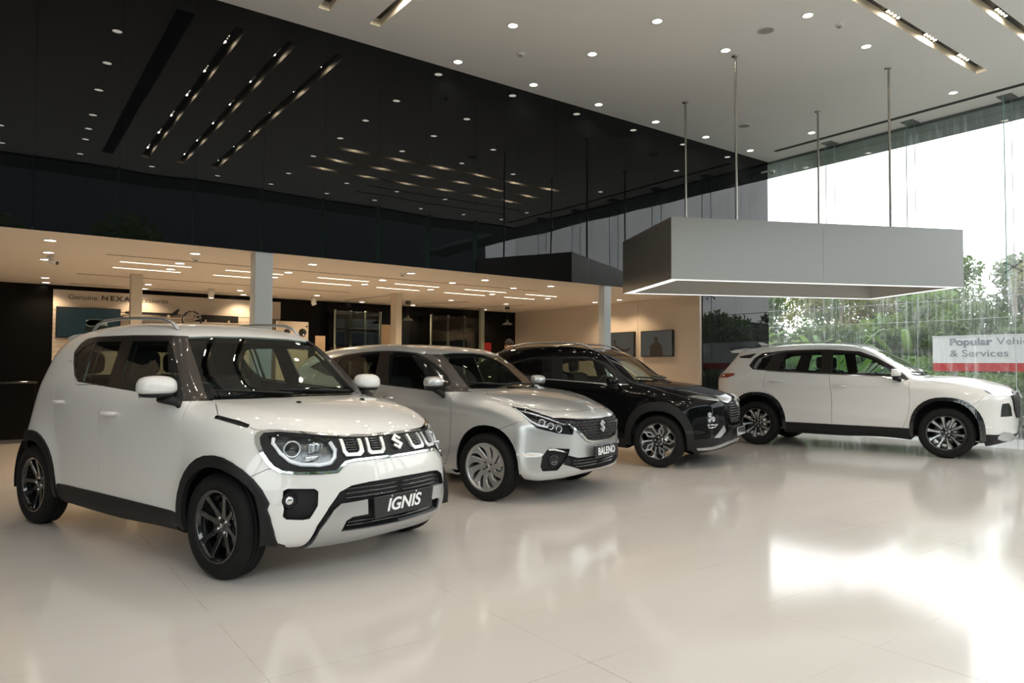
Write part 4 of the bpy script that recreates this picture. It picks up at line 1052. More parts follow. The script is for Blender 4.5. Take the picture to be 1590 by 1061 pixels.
def headlamp_ignis(root, body):
    for s_ in (-1, 1):
        hl = pi_.get(('headlight', s_))
        p, n = surf(body, 'F', .602, .752, s_); u, w, n = frame_at(p, Vector((1, s_*.55, .05)))
        c = Vector(p)-n*.075
        b = MB().lathe([(.052, .02), (.050, .045), (.043, .05), (.038, .035), (.0, .03)], c, n, 28); b.build('lamp_ring', MATS['lamp_silver'], hl)
        MB().lathe([(.037, .030), (.03, .048), (.018, .060), (0, .064)], c, n, 24).build('projector_lens', MATS['lamp_dark'], hl)
        p2, n2 = surf(body, 'F', .49, .752, s_); c2 = Vector(p2)-Vector((1, s_*.4, 0)).normalized()*.06
        rb = MB().box(c2-Vector((.015, .060, .028)), c2+Vector((.01, .050, .028)), .008)
        for kk in range(3): rb.box(c2+Vector((.012, -.05+.035*kk, -.022)), c2+Vector((.022, -.025+.035*kk, .022)), .004)
        rb.build('reflector', MATS['lamp_silver'], hl)
        p3, n3 = surf(body, 'F', .52, .700, s_); c3 = Vector(p3)-Vector((1, s_*.4, 0)).normalized()*.045
        MB().box(c3-Vector((.01, .07, .014)), c3+Vector((.01, .07, .012)), .006).build('reflector', MATS['lamp_silver'], hl)
        pts = [(.655, .82), (.668, .79), (.655, .735), (.625, .69), (.585, .672), (.51, .668), (.462, .677), (.430, .705), (.418, .745), (.422, .79)]
        P = []
        for (uu, z) in sm(pts, 0):
            q, nn = surf(body, 'F', uu, z, s_); P.append(q-nn*.012)
        MB().tube(P, .0115, 8).build('daytime_light', MATS['lamp_white'], hl)
        fs = [f for f in range(1)]
        q, nn = surf(body, 'F', .637, .473, s_); u, w, nn = frame_at(q, Vector((1, s_*.35, 0)))
        c = Vector(q)-nn*.03
        fl = MB().lathe([(.042, .0), (.042, .018), (.034, .022), (.032, .008), (0, .004)], c, nn, 24).build('fog_lamp_bezel', MATS['dark_plastic'], pi_.get(('fog_lamp_recess', s_)))
        MB().lathe([(.031, .008), (.026, .020), (.014, .026), (0, .028)], c, nn, 20).build('fog_lamp', MATS['lamp_silver'], pi_.get(('fog_lamp_recess', s_)))
        MB().ellip(surf(body, 'T', 1.26, .27, s_)[0]+Vector((0, 0, .004)), (.02, .012, .008), .8, 10, 6).build('washer_nozzle', MATS['dark_plastic'], root)
headlamp_ignis(root_i, body_i)
def slats(body, root, u0, u1, z0, z1, n, name, m, view='F', off=-.004, th=.006, sides=(-1, 1), vert=False):
    for s_ in sides:
        b = MB()
        for k in range(n):
            t = (k+.5)/n
            P = []
            for j in range(5):
                if vert: uu = u0+(u1-u0)*t; z = z0+(z1-z0)*j/4
                else: uu = u0+(u1-u0)*j/4; z = z0+(z1-z0)*t
                p, nn = surf(body, view, max(abs(uu), 0), z, s_ if uu >= 0 else -s_); P.append(p+nn*off)
            b.tube(P, th, 6)
        b.build(name, m, root)
slats(body_i, root_i, .292, .356, .732, .80, 5, 'grille_slat', MATS['gloss_black']); slats(body_i, root_i, .137, .206, .732, .80, 5, 'grille_slat', MATS['gloss_black'])
slats(body_i, root_i, .0, .40, .46, .54, 3, 'intake_slat', MATS['gloss_black'], off=-.016, th=.007); slats(body_i, root_i, .0, .38, .30, .34, 2, 'intake_slat', MATS['gloss_black'], off=-.016, th=.007)
emblem(root_i, body_i, .757, .052, off=.012)
plate(root_i, (1.925, 0, .40), .50, .125, .06, ('IGNIS', .30), .30)
mirror_pair(root_i, (.665, -.870, 1.085), (.085, .118, .078), 'paint_white', body_i, (.76, .985), .72)
handle_pair(root_i, body_i, -.045, .898, 'paint_white'); handle_pair(root_i, body_i, -.81, .950, 'paint_white', .14)
wipers(root_i, body_i, [((-.50, 1.02), (.10, 1.045)), ((.12, 1.02), (.56, 1.05))])
roof_rails(root_i, body_i, [-.86, -.80, -.70, -.5, -.3, -.1, .08, .18, .26], lambda t: .55-.05*t, .052, MATS['satin_silver'], .0145)
sp_b = MB().prism([(-1.18, 1.478), (-1.36, 1.470), (-1.46, 1.452), (-1.44, 1.425), (-1.30, 1.41)], (0, -.48, 0), (1, 0, 0), (0, 0, 1), (0, .96, 0)); sp_b.build('rear_spoiler', MATS['paint_white'], root_i)

# ---- silver hatchback
wb2 = BA['wb']/2; BA['well'] = .83; BA['dash'] = .50; BA['creases'] = [(-1.5, .92, 1.25, .80, .009, .05), (-1.0, .46, .85, .42, .008, .06)]
baf = [
 R_(None, '', ('S', arch(wb2+.025, .305, .345, .388, 2.2), None), ('S', arch(-wb2+.01, .305, .345, .380, 2.2), None)),
 R_('windscreen', 'car_glass', ('F', [(-.05, 1.376), (.25, 1.372), (.44, 1.358), (.50, 1.27), (.538, 1.182), (.585, 1.09), (.623, 1.012), (.3, 1.010), (-.05, 1.01)], (.2, 1.25, .95, 9)), off=-.004, rim=.006, glass=True),
 R_('door_glass', 'car_glass', ('S', [(-.078, 1.375), (.1, 1.367), (.277, 1.348), (.397, 1.310), (.50, 1.255), (.607, 1.19), (.70, 1.12), (.76, 1.06), (.765, .998), (.698, .992), (.009, 1.04), (-.039, 1.198)], None), off=-.008, rim=0., glass=True, split=True),
 R_('rear_door_glass', 'privacy_glass', ('S', [(-.80, 1.300), (-.715, 1.331), (-.458, 1.354), (-.223, 1.368), (-.208, 1.197), (-.198, 1.056), (-.389, 1.073), (-.70, 1.11), (-.85, 1.17)], None), off=-.008, rim=0., glass=True, split=True),
 R_('window_frame', 'window_trim', ('S', [(-1.28, 1.21), (-1.15, 1.26), (-.895, 1.315), (-.745, 1.347), (-.474, 1.373), (-.216, 1.384), (-.103, 1.384), (.088, 1.378), (.269, 1.362), (.36, 1.343), (.42, 1.345), (.70, 1.18), (.98, 1.03), (1.05, .985), (.874, .985), (.704, .982), (-.008, 1.033), (-.392, 1.063), (-.9, 1.12)], (-9, 1.2, .95, 1.395)), ('F', [(.42, 1.362), (.44, 1.358), (.50, 1.27), (.538, 1.182), (.585, 1.09), (.623, 1.010), (.9, 1.0), (.9, 1.362)], (.35, 1.2, .985, 1.352)), off=-.003, rim=.012, split=True),
 R_('rear_window', 'privacy_glass', ('R', [(-.05, 1.06), (.55, 1.06), (.50, 1.32), (-.05, 1.34)], (-3, -1.0, .9, 9)), off=-.004, rim=.006, glass=True),
 R_('headlight', 'lens_clear', ('Q', [(-.324, .867), (-.459, .842), (-.609, .790), (-.70, .757), (-.799, .712), (-.860, .652), (-.850, .615), (-.685, .636), (-.493, .685), (-.437, .738), (-.376, .812)], (1.0, 9, 0, 9)), off=.003, rim=.02, split=True, glass=True, house='lamp_dark'),
 R_('chrome_lip', 'chrome', ('F', [(.60, .768), (.471, .702), (.348, .622), (.270, .560), (.181, .543), (-.05, .539), (-.05, .522), (.19, .524), (.283, .545), (.36, .607), (.48, .690), (.606, .757)], (1.3, 9, 0, 9)), off=.010, rim=.02),
 R_('grille', 'dark_plastic', ('F', [(.60, .768), (.471, .702), (.348, .622), (.270, .560), (.181, .541), (-.05, .537), (-.05, .742), (.2, .744), (.361, .750), (.5, .765)], (1.3, 9, 0, 9)), off=-.018, rim=-.02),
 R_('fog_lamp_recess', 'dark_plastic', ('Q', sm([(-.604, .506), (-.816, .487), (-.801, .443), (-.769, .389), (-.686, .306), (-.545, .306), (-.526, .346), (-.543, .436)], 0), (1.2, 9, 0, 9)), off=-.022, rim=-.024, split=True),
 R_('lower_intake', 'dark_plastic', ('F', [(.535, .440), (.390, .400), (-.05, .395), (-.05, .275), (.323, .285), (.545, .355)], (1.2, 9, 0, 9)), off=-.03, rim=-.032),
 R_('hood', 'paint_silver', ('T', [(1.07, -.05), (1.08, .30), (1.055, .56), (1.209, .734), (1.302, .765), (1.487, .735), (1.62, .66), (1.699, .60), (1.778, .52), (1.86, .38), (1.911, .25), (1.93, -.05)], (.9, 9, .72, 9)), inset=.003, rim=.015),
 R_('front_door', 'paint_silver', ('S', [(.838, 1.0), (.880, .807), (.871, .612), (.859, .417), (.804, .300), (-.10, .285), (-.13, .50), (-.156, .938), (-.124, 1.05)], (-9, 9, .22, 1.04)), inset=.003, rim=.015, split=True),
 R_('rear_door', 'paint_silver', ('S', [(-.124, 1.05), (-.156, .938), (-.13, .50), (-.10, .285), (-.80, .29), (-.86, .42), (-.90, .62), (-1.02, .78), (-1.10, .95), (-1.12, 1.16), (-.9, 1.12)], (-9, 9, .22, 1.2)), inset=.003, rim=.015, split=True),
 R_('front_bumper', 'paint_silver', ('S', [(1.30, .60), (1.462, .676), (1.663, .756), (2.2, .756), (2.2, .0), (1.30, .0)], (1.25, 9, 0, .74)), ('F', [(-.1, .735), (.40, .76), (.62, .79), (.9, .74), (.9, .1), (-.1, .1)], (1.66, 9, 0, .78)), inset=.002, rim=.015),
 R_('tailgate', 'paint_silver', ('R', [(-.05, .60), (.62, .60), (.62, 1.1), (.56, 1.36), (-.05, 1.38)], (-3, -1.2, .5, 9)), inset=.002, rim=.015),
]
root_b, body_b, pb_ = build_car('ba', BA, baf, 'car', 'silver hatchback with silver swirl-spoke wheels, parked between the white small crossover and the black crossover', 'paint_silver', 'baleno', ('satin_silver', 'satin_silver'), .216, .185, .765, R_tyre=.309, h=.026, lugs=4)
for s_ in (-1, 1):
    hl = pb_.get(('headlight', s_))
    for i_, (u_, z_) in enumerate([(-.56, .745), (-.64, .715), (-.72, .685)]):
        p, n = surf(body_b, 'Q', u_, z_-.02, s_); nn = Vector((1, s_*.6, .0)).normalized(); c = Vector(p)-nn*.055
        MB().lathe([(.034, 0), (.033, .03), (.028, .034), (.024, .022), (0, .02)], c, nn, 18).build('lamp_ring', MATS['lamp_silver'], hl)
        MB().ellip(c+nn*.022, (.020, .020, .020), 1., 12, 8).build('projector_lens', MATS['lamp_dark'], hl)
    P = [surf(body_b, 'Q', u_, z_, s_) for (u_, z_) in [(-.345, .855), (-.40, .80), (-.455, .742), (-.52, .708), (-.60, .690)]]
    MB().tube([p-n*.012 for p, n in P], .008, 6).build('daytime_light', MATS['lamp_white'], hl)
    P = [surf(body_b, 'Q', u_, z_, s_) for (u_, z_) in [(-.36, .85), (-.50, .815), (-.62, .775), (-.78, .71)]]
    MB().tube([p-n*.02 for p, n in P], .010, 6).build('lamp_eyebrow', MATS['lamp_silver'], hl)
    fr = pb_.get(('fog_lamp_recess', s_))
    P = [surf(body_b, 'Q', u_, z_, s_) for (u_, z_) in [(-.597, .494), (-.66, .490), (-.72, .476), (-.78, .458)]]
    MB().tube([p+n*.002 for p, n in P], [.012, .011, .009, .006], 8).build('fog_lamp_trim', MATS['chrome'], fr)
    p, n = surf(body_b, 'Q', -.655, .394, s_); c = Vector(p)-n*.03
    MB().lathe([(.052, 0), (.050, .024), (.038, .028), (.03, .012), (0, .010)], c, n, 24).build('fog_lamp', MATS['lamp_dark'], fr)
def mesh_grille(body, root, name, m, rows, cols, zr, uw, off, size):
    for s_ in (-1, 1):
        b = MB()
        for r in range(rows):
            z = zr[0]+(zr[1]-zr[0])*(r+.5)/rows; w_ = uw(z)
            for c in range(cols):
                u = (c+(.5 if r % 2 else 0.))*size*2.0
                if u > w_-size: continue
                if u < 1e-6 and s_ > 0: continue
                p, n = surf(body, 'F', u, z, s_); uu, ww, n = frame_at(p, n)
                q = [p+uu*size*1.05*math.cos(t)+ww*size*.62*math.sin(t)+n*off for t in [2*math.pi*k/6 for k in range(6)]]
                b.tube(q, size*.16, 5, closed=True)
        b.build(name, m, root)
mesh_grille(body_b, root_b, 'grille_mesh', MATS['lamp_dark'], 7, 14, (.555, .745), lambda z: .24+(z-.55)*1.7, -.006, .021)
slats(body_b, root_b, 0, .44, .30, .39, 3, 'intake_slat', MATS['gloss_black'], off=-.02, th=.007)
emblem(root_b, body_b, .667, .058, off=.014)
plate(root_b, (2.062, 0, .44), .46, .115, .05, ('BALENO', .34))
mirror_pair(root_b, (.70, -.925, 1.065), (.080, .110, .066), 'paint_silver', body_b, (.76, .945), .72)
handle_pair(root_b, body_b, .03, .900, 'chrome')
wipers(root_b, body_b, [((-.50, 1.02), (.10, 1.04)), ((.12, 1.02), (.56, 1.05))])

# ---- black crossover
wb2 = FX['wb']/2; FX['well'] = .83; FX['dash'] = .50; FX['creases'] = [(-1.5, .95, 1.35, .88, .009, .05), (-1.0, .52, .85, .48, .010, .06)]
fxf = [
 R_(None, '', ('S', arch(wb2+.01, .312, .352, .382, 2.2), None), ('S', arch(-wb2+.01, .312, .352, .38, 2.2), None)),
 R_('arch_cladding', 'dark_plastic', ('S', arch(wb2+.01, .315, .430, .488, 2.3), (-9, 9, .215, 9)), off=.014, rim=.03, split=True),
 R_('arch_cladding', 'dark_plastic', ('S', arch(-wb2, .315, .430, .488, 2.3), (-9, 9, .215, 9)), off=.014, rim=.03, split=True),
 R_('windscreen', 'car_glass', ('F', [(-.05, 1.39), (.25, 1.385), (.40, 1.372), (.461, 1.25), (.54, 1.13), (.637, 1.035), (.3, 1.05), (-.05, 1.052)], (.2, 1.25, .95, 9)), off=-.004, rim=.006, glass=True),
 R_('door_glass', 'car_glass', ('S', [(-.114, 1.336), (.315, 1.336), (.509, 1.254), (.689, 1.091), (.640, 1.03), (-.07, 1.064)], None), off=-.008, rim=0., glass=True, split=True),
 R_('rear_door_glass', 'privacy_glass', ('S', [(-.84, 1.27), (-.56, 1.328), (-.253, 1.346), (-.213, 1.08), (-.406, 1.089), (-.80, 1.15)], None), off=-.008, rim=0., glass=True, split=True),
 R_('window_frame', 'black_trim', ('S', [(-1.05, 1.24), (-.869, 1.284), (-.564, 1.359), (-.182, 1.370), (.238, 1.365), (.514, 1.287), (.713, 1.145), (.85, 1.015), (.654, 1.010), (-.046, 1.053), (-.426, 1.070), (-.80, 1.12), (-1.0, 1.18)], (-9, 1.2, .95, 1.395)), off=-.003, rim=.012, split=True),
 R_('belt_moulding', 'chrome', ('S', [(.86, .998), (.654, .998), (-.046, 1.041), (-.426, 1.058), (-.80, 1.105), (-.80, 1.12), (-.426, 1.070), (-.046, 1.053), (.654, 1.010), (.86, 1.01)], None), off=.004, rim=.01, split=True),
 R_('rear_window', 'privacy_glass', ('R', [(-.05, 1.10), (.55, 1.10), (.50, 1.34), (-.05, 1.36)], (-3, -1.0, .9, 9)), off=-.004, rim=.006, glass=True),
 R_('daytime_light', 'lamp_silver', ('Q', [(-.416, .874), (-.55, .884), (-.70, .866), (-.83, .832), (-.80, .812), (-.667, .826), (-.540, .842)], (1.2, 9, 0, 9)), off=.003, rim=.015, split=True),
 R_('chrome_bar', 'satin_silver', ('F', [(.50, .842), (.30, .872), (.12, .882), (.10, .846), (.22, .812), (.335, .786), (.42, .800)], (1.5, 9, 0, 9)), off=.012, rim=.02, split=True),
 R_('grille', 'dark_plastic', ('F', [(-.05, .86), (.15, .835), (.42, .79), (.36, .662), (.250, .545), (-.05, .53)], (1.3, 9, 0, 9)), off=-.02, rim=-.022),
 R_('headlight', 'lens_clear', ('Q', [(-.580, .690), (-.66, .692), (-.725, .675), (-.765, .600), (-.745, .545), (-.57, .548)], (1.2, 9, 0, 9)), off=.003, rim=.02, split=True, glass=True, house='lamp_dark'),
 R_('fog_lamp_trim', 'chrome', ('Q', [(-.575, .540), (-.755, .540), (-.70, .500), (-.60, .490)], (1.2, 9, 0, 9)), minus=[('Q', [(-.595, .528), (-.715, .528), (-.68, .508), (-.61, .503)], None)], off=.004, rim=.015, split=True),
 R_('skid_plate', 'satin_silver', ('F', [(.78, .262), (.60, .268), (.30, .318), (-.05, .33), (-.05, .295), (.206, .290), (.570, .236), (.76, .236)], (1.1, 9, 0, 9)), off=.018, rim=.03),
 R_('bumper_trim', 'satin_silver', ('F', [(.60, .376), (.44, .52), (.395, .455), (.50, .372)], (1.2, 9, 0, 9)), off=.006, rim=.015, split=True),
 R_('lower_cladding', 'dark_plastic', ('F', [(-.05, .50), (.22, .50), (.36, .40), (.50, .365), (.95, .36), (.95, .05), (-.05, .05)], (1.45, 9, 0, 9)), ('S', [(-1.0, .335), (1.0, .335), (1.0, .05), (-1.0, .05)], None), off=.006, rim=.02),
 R_('hood', 'paint_black', ('T', [(1.0, -.05), (1.02, .40), (.985, .645), (1.089, .717), (1.269, .785), (1.589, .725), (1.75, .62), (1.86, .49), (1.93, .25), (1.945, -.05)], (.9, 9, .80, 9)), inset=.003, rim=.015),
 R_('front_door', 'paint_black', ('S', [(.845, 1.0), (.845, .965), (.850, .60), (.80, .34), (-.10, .34), (-.13, .55), (-.15, 1.05)], (-9, 9, .3, 1.045)), inset=.003, rim=.015, split=True),
 R_('rear_door', 'paint_black', ('S', [(-.15, 1.06), (-.13, .55), (-.10, .34), (-.78, .34), (-.84, .50), (-.92, .72), (-1.02, .9), (-1.03, 1.14), (-.8, 1.11)], (-9, 9, .3, 1.15)), inset=.003, rim=.015, split=True),
 R_('front_bumper', 'paint_black', ('F', [(-.1, .80), (.40, .80), (.62, .82), (.95, .78), (.95, .1), (-.1, .1)], (1.62, 9, 0, .82)), inset=.002, rim=.015),
 R_('tailgate', 'paint_black', ('R', [(-.05, .60), (.62, .60), (.62, 1.1), (.56, 1.38), (-.05, 1.40)], (-3, -1.2, .5, 9)), inset=.002, rim=.015),
]
root_f, body_f, pf_ = build_car('gb', FX, fxf, 'car', 'black crossover with two-tone petal-pattern wheels and roof rails, parked beside the silver hatchback', 'paint_black', 'flower', ('gloss_black', 'satin_silver'), .226, .195, .77, R_tyre=.32, h=.026)
for s_ in (-1, 1):
    hl = pf_.get(('headlight', s_))
    for (u_, z_, r_) in [(-.635, .655, .030), (-.69, .600, .030), (-.63, .585, .022)]:
        p, n = surf(body_f, 'Q', u_, z_, s_); nn = Vector((1, s_*.6, .0)).normalized(); c = Vector(p)-nn*.05
        MB().lathe([(r_+.004, 0), (r_+.003, .03), (r_-.003, .034), (r_-.007, .022), (0, .02)], c, nn, 18).build('lamp_ring', MATS['lamp_silver'], hl)
        MB().ellip(c+nn*.022, (r_*.6,)*3, 1., 12, 8).build('projector_lens', MATS['lamp_silver'], hl)
slats(body_f, root_f, 0, .30, .58, .80, 7, 'grille_slat', MATS['lamp_dark'], off=-.008, th=.006); slats(body_f, root_f, .02, .30, .60, .80, 7, 'grille_slat', MATS['lamp_dark'], off=-.008, th=.005, vert=True)
emblem(root_f, body_f, .79, .062, off=.016)
plate(root_f, (2.075, 0, .43), .42, .10, .03, None, m='lamp_silver')
mirror_pair(root_f, (.69, -.935, 1.04), (.078, .108, .066), 'paint_black', body_f, (.73, .95), .72)
handle_pair(root_f, body_f, .02, .905, 'paint_black')
wipers(root_f, body_f, [((-.50, 1.06), (.10, 1.08)), ((.12, 1.06), (.56, 1.08))])
roof_rails(root_f, body_f, [-1.15, -1.05, -.8, -.5, -.2, 0, .15, .25], .50, .042, MATS['satin_silver'], .014)

# ---- white sport utility car by the glass
wb2 = GV['wb']/2; GV['well'] = .85; GV['dash'] = .48; GV['creases'] = [(-1.9, 1.0, 1.7, .94, .008, .05), (-1.1, .60, .85, .50, .012, .07)]
gvf = [
 R_(None, '', ('S', arch(wb2-.0, .338, .392, .448, 2.3), None), ('S', arch(-wb2+.02, .338, .392, .448, 2.3), None)),
 R_('arch_cladding', 'gloss_black', ('S', arch(wb2+.008, .340, .446, .492, 2.35), (-9, 9, .25, 9)), off=.014, rim=.03, split=True),
 R_('arch_cladding', 'gloss_black', ('S', arch(-wb2+.015, .340, .446, .498, 2.35), (-9, 9, .25, 9)), off=.014, rim=.03, split=True),
 R_('windscreen', 'car_glass', ('F', [(-.05, 1.50), (.25, 1.492), (.46, 1.470), (.52, 1.36), (.575, 1.25), (.64, 1.115), (.3, 1.125), (-.05, 1.13)], (.2, 1.25, 1.05, 9)), off=-.004, rim=.006, glass=True),
 R_('door_glass', 'car_glass', ('S', [(-.181, 1.467), (.145, 1.452), (.396, 1.366), (.591, 1.235), (.66, 1.175), (.62, 1.128), (.545, 1.131), (-.171, 1.159)], None), off=-.008, rim=0., glass=True, split=True),
 R_('rear_door_glass', 'car_glass', ('S', [(-.859, 1.472), (-.341, 1.468), (-.314, 1.164), (-.966, 1.19), (-.92, 1.344)], None), off=-.008, rim=0., glass=True, split=True),
 R_('quarter_glass', 'privacy_glass', ('S', [(-1.384, 1.279), (-1.317, 1.394), (-1.211, 1.449), (-1.05, 1.467), (-1.125, 1.312), (-1.177, 1.208), (-1.356, 1.213)], None), off=-.008, rim=0., glass=True, split=True),
 R_('window_frame', 'window_trim', ('S', [(-1.44, 1.262), (-1.364, 1.385), (-1.246, 1.465), (-1.021, 1.492), (-.865, 1.505), (-.261, 1.512), (.198, 1.478), (.420, 1.39), (.638, 1.257), (.795, 1.138), (.87, 1.055), (.546, 1.108), (-.198, 1.144), (-.886, 1.168), (-1.142, 1.182), (-1.371, 1.197)], (-9, 1.2, 1.03, 1.53)), off=-.003, rim=.012, split=True),
 R_('belt_moulding', 'chrome', ('S', [(.86, 1.045), (.546, 1.098), (-.198, 1.134), (-.886, 1.158), (-1.142, 1.172), (-1.142, 1.182), (-.886, 1.168), (-.198, 1.144), (.546, 1.108), (.87, 1.055)], None), off=.004, rim=.01, split=True),
 R_('roof_pillar_trim', 'window_trim', ('S', [(-1.66, 1.41), (-1.34, 1.462), (-1.433, 1.378), (-1.62, 1.385)], None), off=-.003, rim=.01, split=True),
 R_('rear_window', 'privacy_glass', ('R', [(-.05, 1.16), (.60, 1.16), (.55, 1.42), (-.05, 1.44)], (-3, -1.2, 1., 9)), off=-.004, rim=.006, glass=True),
 R_('tail_lamp', 'red_lens', ('S', [(-2.3, 1.125), (-1.665, 1.132), (-1.68, 1.095), (-1.80, 1.060), (-2.3, 1.050)], (-9, 0, 0, 9)), ('R', [(.45, 1.06), (.45, 1.12), (.95, 1.125), (.95, 1.055)], (-3, -1.9, 0, 9)), off=.006, rim=.02, split=True),
 R_('daytime_light', 'lamp_silver', ('P', [(-1.167, .960), (-1.40, .936), (-1.66, .906), (-1.59, .858), (-1.290, .872), (-1.21, .905)], (1.2, 9, 0, 9)), off=.003, rim=.015, split=True),
 R_('chrome_bar', 'chrome', ('F', [(.48, .90), (.34, .91), (.12, .905), (.12, .87), (.30, .865), (.46, .87)], (1.6, 9, 0, 9)), off=.014, rim=.02, split=True),
 R_('grille', 'dark_plastic', ('F', [(-.05, .90), (.22, .885), (.40, .86), (.36, .66), (.26, .56), (-.05, .55)], (1.6, 9, 0, 9)), off=.02, rim=.05),
 R_('headlight', 'gloss_black', ('P', sm([(-1.406, .755), (-1.526, .764), (-1.565, .713), (-1.590, .589), (-1.372, .585), (-1.386, .691)], 0), (1.2, 9, 0, 9)), off=-.004, rim=-.006, split=True),
 R_('skid_plate', 'satin_silver', ('F', [(.72, .325), (.62, .375), (.45, .36), (.30, .30), (-.05, .30), (-.05, .22), (.62, .27), (.72, .29)], (1.4, 9, 0, 9)), off=.02, rim=.03),
 R_('lower_cladding', 'dark_plastic', ('P', [(-.8, .355), (-1.156, .350), (-1.507, .340), (-2.3, .345), (-2.3, .05), (-.8, .05)], (1.4, 9, 0, 9)), ('S', [(-1.2, .386), (1.0, .382), (1.0, .05), (-1.2, .05)], None), off=.008, rim=.02),
 R_('hood', 'paint_pearl', ('T', [(1.05, -.05), (1.06, .40), (1.08, .70), (1.144, .780), (1.409, .775), (1.706, .714), (1.86, .62), (1.95, .45), (2.01, .25), (2.02, -.05)], (.9, 9, .86, 9)), inset=.003, rim=.015),
 R_('front_door', 'paint_pearl', ('S', [(.862, 1.056), (.872, .743), (.835, .513), (.776, .384), (-.166, .384), (-.162, .766), (-.203, 1.16)], (-9, 9, .3, 1.142)), inset=.003, rim=.015, split=True),
 R_('rear_door', 'paint_pearl', ('S', [(-.203, 1.16), (-.162, .766), (-.166, .384), (-.84, .384), (-.90, .60), (-1.0, .77), (-1.182, .87), (-1.182, .989), (-1.148, 1.182), (-.886, 1.17)], (-9, 9, .3, 1.19)), inset=.003, rim=.015, split=True),
 R_('front_bumper', 'paint_pearl', ('S', [(1.40, .66), (1.630, .747), (1.750, .857), (2.4, .857), (2.4, .0), (1.40, .0)], (1.35, 9, 0, .857)), ('F', [(-.1, .85), (.40, .85), (.62, .85), (.95, .85), (.95, .1), (-.1, .1)], (1.75, 9, 0, .86)), inset=.002, rim=.015),
 R_('tailgate', 'paint_pearl', ('R', [(-.05, .62), (.66, .62), (.66, 1.1), (.60, 1.46), (-.05, 1.48)], (-3, -1.4, .5, 9)), inset=.002, rim=.015),
]
root_g, body_g, pg_ = build_car('gw', GV, gvf, 'car', 'white sport utility car side-on by the glass wall, two-tone ten-spoke wheels', 'paint_pearl', 'tenspoke', ('gloss_black', 'satin_silver'), .236, .215, .775, R_tyre=.345, h=.028)
emblem(root_g, body_g, .87, .065, off=.045)
mirror_pair(root_g, (.70, -.955, 1.147), (.080, .105, .072), 'paint_pearl', body_g, (.74, 1.06), .72)
handle_pair(root_g, body_g, -.04, .961, 'paint_pearl'); handle_pair(root_g, body_g, -.98, 1.011, 'paint_pearl')
wipers(root_g, body_g, [((-.50, 1.14), (.10, 1.16)), ((.12, 1.14), (.56, 1.16))])
roof_rails(root_g, body_g, [-1.35, -1.25, -1.0, -.6, -.2, .05, .2], .54, .030, MATS['satin_silver'], .012)
MB().prism([(-1.56, 1.545), (-1.74, 1.525), (-1.84, 1.495), (-1.80, 1.47), (-1.66, 1.47)], (0, -.56, 0), (1, 0, 0), (0, 0, 1), (0, 1.12, 0)).build('rear_spoiler', MATS['paint_pearl'], root_g)
MB().prism([(-1.32, 1.60), (-1.50, 1.655), (-1.56, 1.655), (-1.50, 1.60)], (0, -.02, 0), (1, 0, 0), (0, 0, 1), (0, .04, 0)).build('roof_antenna', MATS['paint_pearl'], root_g)
# ---------------------------------------------------------------- accessories wall
PANEL = mat('display_panel', (.52, .46, .39), .5)
acc = empty('display_wall', (.80, YB-.06, 0)); tag(acc, 'beige accessories display wall with lettering along its top and grooved boards below', 'display wall')
MB().box((0, -.03, 2.14), (3.79, .05, 2.475)).build('header_board', PANEL, acc)
q = MB()
for k in range(26):
    z = .12+k*.0775
    if z+.072 < 2.14: q.box((0, -.03, z), (3.2, .05, z+.072))
q.build('grooved_board', PANEL, acc)
MB().box((0, -.01, 0), (3.79, .05, 2.14)).build('backing', mat('panel_back', (.20, .17, .14), .8), acc)
LET = mat('lettering_dark', (.05, .045, .04), .5)
text_obj('lettering', 'Genuine', .115, LET, acc, (.215+.0, -.034, 1.97+.39), (1, 0, 0), (0, 0, 1), .003, 0, .0, 1., 'LEFT', .42)
text_obj('lettering', 'NEXA', .115, LET, acc, (.70, -.034, 2.365), (1, 0, 0), (0, 0, 1), .003, 0, .0035, 1.35, 'LEFT', .44)
text_obj('lettering', 'Accessories', .115, LET, acc, (1.19, -.034, 2.365), (1, 0, 0), (0, 0, 1), .003, 0, .0, 1., 'LEFT', .56)
tvb = mat('screen_bezel', (.012, .012, .012), .3)
def screen(name, loc, ux, w, hh, col, es, label):
    o = empty(name, loc, math.atan2(ux[1], ux[0])); tag(o, label, 'screen')
    MB().box((-w/2-.015, -.02, -hh/2-.015), (w/2+.015, .03, hh/2+.015), .006).build('bezel', tvb, o)
    m = mat('screen_'+str(len(MATS)), (.01, .01, .01), .12, emit=col, es=es)
    p = MB().box((-w/2, -.024, -hh/2), (w/2, -.019, hh/2)).build('display', m, o)
    return o, p
s1, p1 = screen('television', (1.315, YB-.12, 1.928), (1, 0), .92, .49, (.007, .020, .023), 1., 'flat screen with a dark teal picture on the accessories display wall')
text_obj('caption', 'DISPLAY', .02, MATS['white_letter'], p1, (-.34, -.026, .20), (1, 0, 0), (0, 0, 1), .001, width=.13) if False else None
MB().prism(chaikin([(-.16, -.14), (.18, -.14), (.20, -.04), (.12, .0), (.04, .07), (-.10, .07), (-.15, .0)], 1).tolist(), (.10, -.026, -.02), (1, 0, 0), (0, 0, 1), (0, .002, 0)).build('picture', mat('picture_dark', (.004, .01, .012), .3), p1)
q = MB()
random.seed(5)
for k in range(16): q.box((-.05+random.random()*.32, -.028, -.07+random.random()*.14), (-.02+random.random()*.3, -.0275, -.065+random.random()*.13))
q.build('picture', mat('picture_light', (.25, .35, .36), .3), p1)
